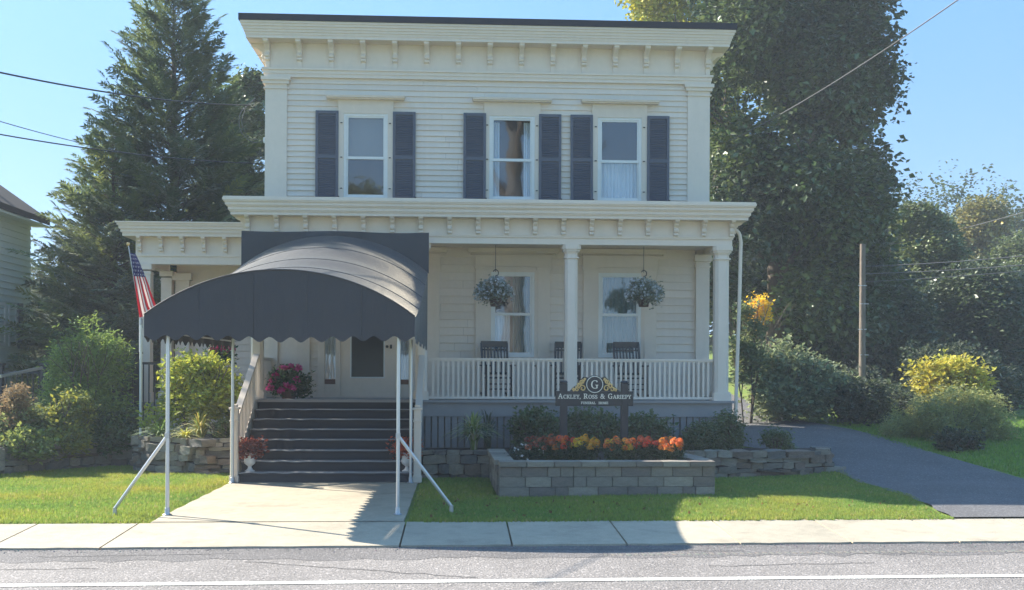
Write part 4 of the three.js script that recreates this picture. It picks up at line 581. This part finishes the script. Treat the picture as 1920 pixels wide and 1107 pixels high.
function urn(label, x, seed, col) {
  const t = thing('urn_planter', label, 'urn', [x, 0.18, 1.72], 0, 'white urns on the lowest step');
  put('urn', lathe([[0, 0], [0.085, 0], [0.085, 0.02], [0.06, 0.03], [0.035, 0.06], [0.03, 0.09], [0.045, 0.105], [0.09, 0.14], [0.1, 0.19], [0.085, 0.24], [0.09, 0.28], [0.125, 0.315], [0.13, 0.33], [0.11, 0.33], [0.1, 0.3], [0, 0.29]], 28), mat.urn, t);
  instanced('coleus_leaves', small, leafM, crownList([[0, 0.42, 0, 0.13, 0.8], [-0.1, 0.4, 0.02, 0.1], [0.1, 0.4, 0.02, 0.1]], 120, seed, col, 0.75, { solid: true, yellow: 0.6 }), t);
}
urn('white urn with dark red foliage at the left foot of the steps', at(468, 870, 1.72).x, 991, [0.2, 0.06, 0.05]); urn('white urn with orange-red foliage at the right foot of the steps', at(763, 870, 1.72).x, 992, [0.42, 0.1, 0.05]);
// ------------------------------------------------------------------ marigolds in the planter
function marigold(label, px, py, w, cols, seed, n = 30) {
  n = Math.round(n * 1.5);
  const z = 2.95 + 0.5 * rng(seed)(), p = at(px, py, z), t = thing('marigold_plant', label, 'flowers', [p.x, 0.5, z], 0, 'marigolds in the block planter'), s = w / F * (20.2 - z) / 2;
  instanced('foliage', tiny, leafM, crownList([[0, 0.15, 0, s, 0.8], [-s * 0.6, 0.12, 0.04, s * 0.6, 1], [s * 0.6, 0.12, 0.04, s * 0.6, 1]], 170, seed, [0.05, 0.09, 0.035], 1.1, { solid: true }), t);
  const r = rng(seed + 3), o = []; for (let i = 0; i < n; i++) { const a = r() * 6.28, k = s * 1.25 * Math.sqrt(r()); o.push({ p: V(k * Math.cos(a), 0.2 + 0.2 * r() * (1 - 0.35 * k / s), k * Math.sin(a) * 0.9), s: 0.036 + 0.024 * r(), e: [0.5 * (r() - 0.3), r() * 6, 0.5 * (r() - 0.5)], c: tint(r, cols[Math.floor(r() * cols.length)], 0.35) }); }
  instanced('blossoms', pom, petalM, o, t);
}
const red = [[0.7, 0.08, 0.03], [0.75, 0.15, 0.05]], orange = [[0.85, 0.26, 0.04], [0.8, 0.2, 0.04]], gold = [[0.85, 0.42, 0.03], [0.8, 0.55, 0.05]], rust = [[0.36, 0.08, 0.05], [0.5, 0.14, 0.06]];
marigold('rust coloured marigolds at the left of the planter', 1018, 850, 62, rust, 1001, 20); marigold('deep orange-red marigolds under the left sign post', 1056, 845, 44, [...red, ...orange], 1003, 22); marigold('bright yellow marigolds in the middle of the planter', 1094, 843, 44, gold, 1005, 30); marigold('orange marigolds under the right sign post', 1163, 845, 50, [...orange, ...gold], 1007, 26); marigold('red marigolds right of the orange ones', 1214, 845, 50, red, 1009, 26); marigold('orange marigolds at the right end of the planter', 1258, 850, 40, [...orange, [0.8, 0.3, 0.04]], 1011, 22);
{ const p = at(985, 850, 3.0), t = thing('alyssum_plant', 'low dark plant with scattered tiny white flowers at the planter left end', 'flowers', [p.x, 0.5, 3.0]); instanced('foliage', tiny, leafM, crownList([[0, 0.08, 0, 0.22, 0.5], [0.2, 0.1, -0.1, 0.2, 0.5]], 160, 1021, [0.05, 0.08, 0.05], 1.1, { solid: true }), t); flowersOn(t, 'blossoms', [[0.05, 0.1, 0, 0.26, 0.6]], 26, 0.02, [[0.8, 0.8, 0.78]], 1022, bloom); }
// ------------------------------------------------------------------ shrubs and bedding plants
function shrub(label, px, z, topPy, wPx, n, col, seed, opt = {}) {
  const b = at(px, 760, z), y0 = opt.y0 ?? H(b.x, z), top = at(px, topPy, z).y, w = wPx / F * (20.2 - z) / 2, h = top - y0, t = thing(opt.name || 'shrub', label, opt.cat || 'shrub', [b.x, y0, z]), r = rng(seed), st = [];
  for (let k = 0; k < 9; k++) { const a = r() * 6.28; limb(st, V(0.1 * Math.cos(a), 0, 0.1 * Math.sin(a)), V(Math.cos(a) * w * 0.5, h * 0.7, Math.sin(a) * w * 0.5), h * 0.55, 0.018, 1, r); } put('stems', st, mat.bark, t);
  const L = []; const m = opt.lobes || 12; for (let i = 0; i < m; i++) { const a = r() * 6.28, k = Math.sqrt(r()), f = opt.low ?? 0.25, yy = h * lerp(f, 0.8, r()), rr1 = Math.min(w, h) * (0.28 + 0.14 * r()), dome = Math.sqrt(Math.max(0.1, 1 - Math.pow(yy / h, 2))); L.push([w * 0.75 * k * Math.cos(a) * dome, yy, (opt.deep || w) * 0.6 * k * Math.sin(a) * dome, rr1, 0.9]); }
  for (const [dx, top2, rw] of opt.spires || []) L.push([dx, h * top2 * 0.72, 0.1 * Math.sin(dx * 9), rw, h * top2 * 0.3 / rw]);
  const C = crownList(L, n, seed + 1, col, opt.size || 1, opt); for (const c of C) if (c.p.y < 0.04) c.p.y = 0.04 + 0.1 * r(); instanced('foliage', opt.geo || small, leafM, C, t);
  if (opt.flowers) flowersOn(t, 'blossoms', L.slice(0, 8), ...opt.flowers, seed + 2, bloom);
  return t;
}
function grassClump(label, px, py, z, hgt, spread, n, col, seed, y0, name = 'ornamental_grass') {
  const p = at(px, py, z), t = thing(name, label, 'grass plant', [p.x, y0, z]), r = rng(seed), L = [];
  for (let i = 0; i < n; i++) { const a = r() * 6.28, out = spread * (0.35 + 1.35 * r()), h = hgt * (0.65 + 0.5 * r()), b = V(0.06 * Math.cos(a) * r(), 0, 0.06 * Math.sin(a) * r()), w = 0.009 + 0.008 * r(), sx = -Math.sin(a) * w, sz = Math.cos(a) * w, c = tint(r, col[Math.floor(r() * col.length)], 0.4); const q = s => V(b.x + out * Math.cos(a) * s * s, h * (s * 1.5 - 0.75 * s * s * (0.7 + 0.6 * out / spread)), b.z + out * Math.sin(a) * s * s); const pos = [], colr = []; for (let k = 0; k < 5; k++) { const A = q(k / 5), B = q((k + 1) / 5), wa = 1 - Math.pow(k / 5, 3), wb = 1 - Math.pow((k + 1) / 5, 3); for (const [P0, s] of [[A, wa], [A, -wa], [B, wb], [B, wb], [A, -wa], [B, -wb]]) { pos.push(P0.x + sx * s, P0.y, P0.z + sz * s); colr.push(...c); } } const g = new THREE.BufferGeometry(); g.setAttribute('position', new THREE.Float32BufferAttribute(pos, 3)); g.setAttribute('color', new THREE.Float32BufferAttribute(colr, 3)); g.computeVertexNormals(); g.setAttribute('uv', new THREE.Float32BufferAttribute(new Float32Array(pos.length / 3 * 2), 2)); L.push(g); }
  const m = put('blades', L, bladeM, t); m.userData.kind = 'stuff'; t.userData.kind = 'thing'; return t;
}
const bladeM = leafM.clone(); bladeM.vertexColors = true;
shrub('tall feathery green shrub beside the black fence at the left', 165, -1.7, 606, 165, 1350, [0.2, 0.3, 0.08], 1101, { y0: 0.5, geo: willowy, lobes: 16, size: 0.85, deep: 0.7, low: 0.15, spires: [[-0.1, 1.12, 0.2], [0.1, 1.0, 0.17], [0.5, 0.95, 0.2], [-0.5, 0.9, 0.2], [0.75, 0.85, 0.15], [0.3, 0.8, 0.25]] });
{ const r = rng(1103), p = at(160, 610, -2.0); }
shrub('yellow-green sunlit shrub left of the canopy pole', 368, -0.75, 648, 200, 1000, [0.3, 0.37, 0.06], 1105, { y0: 0.5, size: 1.15, low: 0.15, lobes: 18, yellow: 0.6, deep: 0.75 });
{ const p = at(408, 655, -1.3), t = thing('geranium_basket', 'pink flowers showing above the yellow-green shrub', 'flowers', [p.x, 0.5, -1.6]); put('stems', [tube([V(0, 0, 0), V(0, 1, 0), V(0.02, p.y - 0.5, 0)], 0.015)], mat.bark, t); instanced('foliage', small, leafM, crownList([[0, p.y - 0.62, 0, 0.2, 0.8]], 80, 1107, [0.05, 0.1, 0.04], 0.9, { solid: true }), t); flowersOn(t, 'blossoms', [[-0.05, p.y - 0.5, 0, 0.16], [0.12, p.y - 0.52, 0, 0.14]], 90, 0.035, [[0.7, 0.05, 0.2]], 1108, bloom); }
shrub('bushy plants with pale leaves at the left edge of the bed', 40, -0.6, 760, 150, 560, [0.2, 0.25, 0.1], 1111, { y0: 0.5, lobes: 10, deep: 0.8 });
shrub('leafy plant with yellowing leaves over the low stone wall', 135, -0.7, 735, 110, 420, [0.19, 0.25, 0.07], 1113, { y0: 0.5, yellow: 0.9, lobes: 9, deep: 0.4 });
shrub('dark broad-leaved hosta behind the wall corner', 215, -1.75, 762, 130, 260, [0.085, 0.14, 0.06], 1115, { y0: 0.5, geo: maple[0], size: 0.75, lobes: 9, deep: 0.35, low: 0.1, name: 'hosta', cat: 'plant' });
shrub('dusty reddish seed-head plant at the left edge', 15, -0.2, 718, 80, 220, [0.24, 0.19, 0.12], 1117, { y0: 0.5, lobes: 7, deep: 0.3, geo: willowy, size: 0.7 });
shrub('low leafy plant spilling over the left stone wall near the edge', 48, 0.35, 812, 100, 300, [0.2, 0.26, 0.08], 1181, { y0: 0.38, lobes: 9, deep: 0.3, low: 0.1, size: 1.1 }); shrub('low yellowing plant hanging over the left stone wall below the tall shrub', 122, -0.55, 806, 90, 260, [0.24, 0.29, 0.08], 1183, { y0: 0.36, lobes: 8, deep: 0.3, low: 0.1, size: 1.1, yellow: 0.7 }); shrub('dark trailing plant at the corner of the left stone wall', 205, -1.15, 798, 90, 240, [0.1, 0.16, 0.06], 1185, { y0: 0.36, lobes: 8, deep: 0.3, low: 0.1, size: 1.2 });
grassClump('arching green blades at the corner of the sunlit stone wall', 300, 790, -0.15, 0.5, 0.42, 130, [[0.24, 0.34, 0.08], [0.18, 0.27, 0.07]], 1121, 0.55); grassClump('tall green and gold grass behind the canopy pole', 375, 790, 0.14, 0.72, 0.4, 150, [[0.26, 0.33, 0.08], [0.5, 0.4, 0.09]], 1123, 0.55); grassClump('low golden grass in front of the tall grass', 348, 812, 0.12, 0.32, 0.4, 110, [[0.6, 0.55, 0.08], [0.4, 0.45, 0.09]], 1125, 0.58);
shrub('small light green plant with yellow bloom by the newel post', 412, 0.05, 785, 42, 200, [0.13, 0.18, 0.05], 1127, { y0: 0.57, geo: tiny, size: 1.4, lobes: 7, flowers: [10, 0.03, [[0.8, 0.5, 0.04]]] });
grassClump('striped ornamental grass clump in front of the porch apron', 888, 815, 0.75, 0.82, 0.42, 300, [[0.34, 0.4, 0.12], [0.55, 0.52, 0.34], [0.2, 0.28, 0.08]], 1131, 0.48);
grassClump('thin dark grass behind the striped clump', 915, 800, 0.45, 0.9, 0.3, 60, [[0.07, 0.1, 0.05]], 1133, 0.48);
shrub('low green shrub behind the left sign post', 1005, 0.6, 772, 120, 520, [0.1, 0.155, 0.07], 1141, { y0: 0.45, lobes: 10, deep: 0.4 }); shrub('low green shrub between the sign posts', 1112, 0.65, 776, 110, 480, [0.1, 0.155, 0.07], 1143, { y0: 0.45, lobes: 10, deep: 0.4 }); shrub('low green shrub right of the sign', 1222, 0.65, 792, 110, 420, [0.1, 0.155, 0.07], 1145, { y0: 0.45, lobes: 9, deep: 0.4 });
shrub('dense mounded green shrub at the right porch corner', 1342, 0.5, 778, 130, 900, [0.1, 0.155, 0.07], 1147, { y0: 0.45, geo: tiny, size: 1.5, lobes: 13, deep: 0.45 }); shrub('small plant at the end of the right stone wall', 1455, 0.45, 812, 66, 200, [0.1, 0.155, 0.07], 1149, { y0: 0.45, geo: tiny, size: 1.5, lobes: 6, deep: 0.3 });
shrub('large pale-leaved shrub beyond the driveway beside the porch', 1485, -6.2, 645, 225, 1500, [0.2, 0.26, 0.15], 1151, { lobes: 18, size: 1.5, deep: 1.2 });
shrub('slender tall sapling just right of the downspout', 1402, -5.8, 520, 70, 330, [0.18, 0.24, 0.12], 1153, { lobes: 10, size: 1.3, low: 0.3 });
shrub('wide rounded feathery shrub on the right of the driveway', 1782, -3.3, 738, 290, 2300, [0.26, 0.31, 0.13], 1155, { geo: willowy, lobes: 34, size: 0.75, low: 0.08, deep: 1.1, yellow: 0.5 });
shrub('yellow-leaved shrub behind the wide rounded one', 1775, -5.0, 678, 190, 520, [0.4, 0.4, 0.06], 1157, { lobes: 10, size: 1.4, low: 0.5, yellow: 0.5, deep: 0.8 });
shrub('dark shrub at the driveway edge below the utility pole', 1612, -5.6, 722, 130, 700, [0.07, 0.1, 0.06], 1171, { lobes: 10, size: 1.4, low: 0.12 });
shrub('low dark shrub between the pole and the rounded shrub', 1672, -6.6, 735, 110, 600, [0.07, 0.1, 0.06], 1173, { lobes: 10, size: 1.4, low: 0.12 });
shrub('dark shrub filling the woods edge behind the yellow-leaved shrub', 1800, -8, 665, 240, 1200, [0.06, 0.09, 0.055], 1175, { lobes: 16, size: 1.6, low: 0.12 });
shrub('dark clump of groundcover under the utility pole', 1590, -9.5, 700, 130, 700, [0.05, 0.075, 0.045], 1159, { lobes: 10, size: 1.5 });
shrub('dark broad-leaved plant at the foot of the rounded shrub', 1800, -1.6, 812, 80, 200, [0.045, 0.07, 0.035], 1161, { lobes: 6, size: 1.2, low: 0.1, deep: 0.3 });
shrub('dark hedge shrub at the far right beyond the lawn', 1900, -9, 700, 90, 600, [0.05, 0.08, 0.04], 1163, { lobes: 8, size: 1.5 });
// ------------------------------------------------------------------ lawn grass
{
  const r = rng(1200), p = []; for (let i = 0; i < 7; i++) { const a = r() * 6.28, x = 0.03 * (r() - 0.5), z = 0.03 * (r() - 0.5), h = 0.7 + 0.5 * r(), l = 0.5 * (r() - 0.2), w = 0.09; const dx = Math.cos(a), dz = Math.sin(a); p.push(x * 20 - dz * w, 0, z * 20 + dx * w, x * 20 + dz * w, 0, z * 20 - dx * w, x * 20 + dx * l, h, z * 20 + dz * l); }
  const g = new THREE.BufferGeometry(); g.setAttribute('position', new THREE.Float32BufferAttribute(p, 3)); g.computeVertexNormals(); g.setAttribute('uv', new THREE.Float32BufferAttribute(new Float32Array(p.length / 3 * 2), 2));
  const patch = lattice(40, 77), list = [], inL = (x, z) => { const q = rz(x, z); if (q > 6.66 || x < -11 || x > 7.1) return false; if (x > -3.88 && x < -0.64) return false; if (x >= -0.64) { if (z < 1.05) return x > 6.6 ? z > -2 : false; if (x > 0.55 && x < 4.0 && z < 3.9) return false; return x < lerp(7.05, 6.5, sm(3.5, 6.4, z)); } let zb = 0.3; if (x < -6.1) zb = -1.5 + (x + 6.1 < -0.9 ? (-6.1 - 0.9 - x) * 1.05 + 0.35 : 0.2); else if (x < -5.7) zb = -0.2; else zb = 0.4; return z > zb; };
  for (let i = 0; i < 260000; i++) { const x = lerp(-11, 7.1, r()), z = lerp(-2, 6.7, r()); if (!inL(x, z)) continue; const k = 0.6 * patch((x + 20) / 40, (z + 20) / 40) + 0.4 * n3((x + 20) / 9, (z + 20) / 9), s = 0.028 + 0.03 * r(); list.push({ p: V(x, H(x, z) - 0.004, z), s: V(s, s * (0.7 + 0.5 * k), s), e: [0, r() * 6.28, 0], c: tint(r, r() < 0.05 + 0.25 * Math.max(0, k - 0.62) ? [0.42, 0.38, 0.17] : [0.17 + 0.22 * k * k, 0.29 + 0.08 * k, 0.07], 0.5, 0.4) }); }
  const o = new THREE.Group(); o.name = 'lawn_grass'; tag(o, 'short bright green mown grass of the front lawns', null, null, 'stuff'); scene.add(o); for (let i = 0; i < 40000; i++) { const x = lerp(9.3, 18, r()), z = lerp(-7, 6, r()); if (x < lerp(9.3, 10.1, sm(-4, 2, z)) || rz(x, z) > 6.5 || (z > 2.6 && x < 12)) continue; const s = 0.04 + 0.03 * r(); list.push({ p: V(x, H(x, z) - 0.004, z), s, e: [0, r() * 6.28, 0], c: tint(r, [0.17, 0.32, 0.06], 0.5, 0.4) }); }
  instanced('blades', g, leafM, list, o);
  const L2 = []; for (let i = 0; i < 90; i++) { const x = lerp(-0.5, 6.4, r()), z = lerp(4.2, 6.5, r()); if (inL(x, z)) L2.push({ p: V(x, H(x, z) + 0.03, z), s: 0.5 + 0.5 * r(), e: [1.2 + r(), r() * 6, r()], c: tint(r, [0.22, 0.12, 0.05], 0.5) }); } const o2 = new THREE.Group(); o2.name = 'fallen_leaves'; tag(o2, 'few brown fallen leaves scattered on the right lawn', null, null, 'stuff'); scene.add(o2); instanced('leaves', leafGeo(1, 0.06, 0.0, 5, 0.7), leafM, L2, o2);
}
// ------------------------------------------------------------------ fence, neighbour, flag, pole, wires
{
  const f = thing('iron_fence', 'black picket fence at the left behind the shrubs', 'fence'), pts = [[-10.4, -1.6, 1.3], [-8.65, -3.4, 1.45], [-6.6, -3.2, 1.62]].map(([x, z, h]) => [x, z, h]);
  const ps = [at(0, 700, -3.0), at(82, 700, -3.0), at(258, 700, -2.6), at(300, 700, -2.6)];
  ps.forEach((p, i) => { if (i < 3) { const h = i === 2 ? 1.75 : 1.5; const q = put('post', [rbox(0.13, h, 0.13, 0.01, p.x, 0.5 + h / 2, p.z), rbox(0.17, 0.05, 0.17, 0.01, p.x, 0.5 + h + 0.02, p.z)], mat.blackPaint, f); } });
  for (let i = 0; i < 3; i++) { const a = ps[i], b = ps[i + 1], n = Math.max(3, Math.round(a.distanceTo(b) / 0.11)); const y = i === 2 ? 2.05 : 1.85; put('rail', beam(V(a.x, y, a.z), V(b.x, y, b.z), 0.05, 0.05), mat.blackPaint, f); put('rail', beam(V(a.x, 0.75, a.z), V(b.x, 0.75, b.z), 0.05, 0.05), mat.blackPaint, f); for (let k = 1; k < n; k++) put('picket', box(0.022, y - 0.75, 0.022), mat.blackPaint, f, [lerp(a.x, b.x, k / n), (y + 0.75) / 2, lerp(a.z, b.z, k / n)]); }
  const a = at(0, 706, -1.9), b = at(78, 690, -2.6); put('sloping_rail', beam(a, b, 0.06, 0.06), mat.steel, f);
}
{
  const n = thing('neighbour_house', 'pale green clapboard house with dark roof at the left edge', 'house'), XN = -11.6, z0 = -9.2, z1 = -5.1, far = at(72, 412, z0), yE = far.y;
  put('wall', [bb(XN - 4, XN, 0, yE, z0, z1)], mat.neighbour, n);
  for (let y = 0.4; y < yE - 0.1; y += 0.17) { const g = clapGeo(z1 - z0, 0.17), m = put('clapboard', g, mat.neighbour, n, [XN + 0.02, y, z1]); m.rotation.y = Math.PI / 2; }
  const rf = new THREE.Shape([[0.42, -0.14], [0.42, 0.02], [-2.1, 1.8], [-4.6, 0.02], [-4.6, -0.14], [-2.1, 1.6]].map(([x, y]) => new THREE.Vector2(x, y))), g = new THREE.ExtrudeGeometry(rf, { depth: z1 - z0 + 0.45, bevelEnabled: false }); g.translate(XN, yE + 0.02, z0 - 0.35); put('roof', metric(g), mat.shingle, n);
  put('eave_board', bb(XN - 0.02, XN + 0.4, yE - 0.18, yE - 0.13, z0 - 0.3, z1 + 0.2), mat.neighbour, n);
  for (const [a, b] of [[-8.28, -7.8], [-7.62, -7.14]]) { const w = put('window', [bb(XN - 0.02, XN + 0.06, 2.5, 3.6, a, a + 0.07), bb(XN - 0.02, XN + 0.06, 2.5, 3.6, b - 0.07, b), bb(XN - 0.02, XN + 0.06, 3.53, 3.6, a + 0.07, b - 0.07), bb(XN - 0.02, XN + 0.06, 2.5, 2.57, a + 0.07, b - 0.07), bb(XN - 0.02, XN + 0.055, 3.04, 3.08, a + 0.07, b - 0.07)], mat.white, n); put('pane', bb(XN + 0.0, XN + 0.03, 2.57, 3.53, a + 0.07, b - 0.07), mat.doorGlass, w); }
  for (const z of [-8.66, -7.02]) put('shutter', bb(XN + 0.02, XN + 0.07, 2.45, 3.65, z, z + 0.3), mat.shutter, n);
}
{ // flag on a leaning staff held by a white post
  const z = -1.2, W = 256, cv = document.createElement('canvas'); cv.width = W; cv.height = W; const x = cv.getContext('2d');
  for (let i = 0; i < 9; i++) { x.fillStyle = i % 2 ? '#e9e2dc' : '#b3202c'; x.fillRect(i * W / 9, 0, W / 9 + 1, W); } x.fillStyle = '#2c2a5c'; x.fillRect(0, 0, W, W * 0.36); x.fillStyle = '#e9e6ec'; for (let j = 0; j < 6; j++) for (let i = 0; i < 6; i++) { const cx = (i + (j % 2 ? 0.75 : 0.25)) * W / 6, cy = (j + 0.5) * W * 0.06; x.beginPath(); for (let k = 0; k < 10; k++) { const a = k * Math.PI / 5, q = k % 2 ? 3.2 : 7.5; x.lineTo(cx + q * Math.sin(a), cy - q * Math.cos(a)); } x.fill(); }
  const tx = new THREE.CanvasTexture(cv); tx.colorSpace = THREE.SRGBColorSpace; const fm = M(1, 1, 1, 0.85, { map: tx, transmission: 0.3, thickness: 0, ior: 1.3, side: THREE.DoubleSide });
  const f = thing('flag', 'stars and stripes flag hanging from a leaning staff by the canopy', 'flag'), a = at(240, 458, z), b = at(265, 606, z);
  put('staff', bar(b.clone().add(b.clone().sub(a).multiplyScalar(0.06)), a, 0.014, 0.012), mat.steel, f); put('finial', new THREE.SphereGeometry(0.035, 12, 8).translate(a.x, a.y, a.z), mat.gold, f);
  put('cloth', surface(28, 30, (u, v) => { const l = lerp(0, 1, v), p = at(lerp(244, 263, v), lerp(474, 596, v), z), w = lerp(0.1, 0.4, Math.pow(v, 0.8)), dy = u * (v > 0.5 ? -0.05 : -0.02) + (v > 0.8 ? u * (v - 0.8) * 1.2 : 0); return [p.x + u * w, p.y + dy, z + 0.02 + 0.06 * v * Math.sin(u * 15 + v * 2), u, 1 - v]; }), fm, f);
  const g = thing('flag_post', 'slim white post carrying the leaning flag staff', 'post'), q = at(264, 600, z); put('post', bar(V(q.x, 0.5, z), V(q.x, q.y, z), 0.028), mat.white, g); put('socket', bar(V(q.x, q.y - 0.1, z), V(q.x, q.y + 0.02, z), 0.036), mat.steel, g);
}
{
  const z = -8.6, p = at(1617, 700, z), t = at(1617, 458, z), u = thing('utility_pole', 'weathered grey wooden utility pole among the trees right of the house', 'utility pole', [p.x, H(p.x, z), z]); put('pole', bar(V(0, 0, 0), V(0, t.y - H(p.x, z), 0), 0.095, 0.075, 12), mat.poleWood, u); put('climbing_bolts', [0.8, 1.5, 2.2, 2.9, 3.4].map((y, i) => box(0.24, 0.02, 0.02, i % 2 ? 0.03 : -0.03, y, 0.07)), mat.steel, u);
  const wire = (label, a, b, sag, r, m = mat.wire, grp) => { const pts = []; for (let i = 0; i <= 12; i++) { const s = i / 12, q = a.clone().lerp(b, s); q.y -= sag * 4 * s * (1 - s); pts.push(q); } tag(put('overhead_wire', tube(pts, r, 5, 40), m), label, 'wire', grp); };
  wire('upper service wire running from the left sky to the house corner', at(-60, 123, 6), V(-4.25, 7.3, -1.7), 0.12, 0.013); wire('thin middle wire at the left disappearing into the conifer', at(-40, 216, 2), at(330, 300, -8), 0.1, 0.008); wire('lower wire from the left sky to the house side', at(-40, 245, 2), at(492, 307, -2.0), 0.1, 0.012);
  wire('long wire slanting across the sky right of the house', at(1850, -38, 8), at(1366, 265, -3.2), 0.12, 0.009, mat.wirePale); wire('top wire running right from the utility pole', at(1617, 500, z), at(1980, 474, -6), 0.05, 0.012, mat.wirePale); wire('second wire running right from the utility pole', at(1617, 514, z), at(1980, 492, -6), 0.04, 0.012, mat.wirePale); wire('lowest wire running right from the utility pole', at(1617, 529, z), at(1980, 503, -6), 0.03, 0.01, mat.wirePale); wire('faint wire rising to the right edge above the trees', at(1640, 464, -14), at(1990, 378, -4), 0.08, 0.009, mat.wirePale);
}
renderer.render(scene, camera);
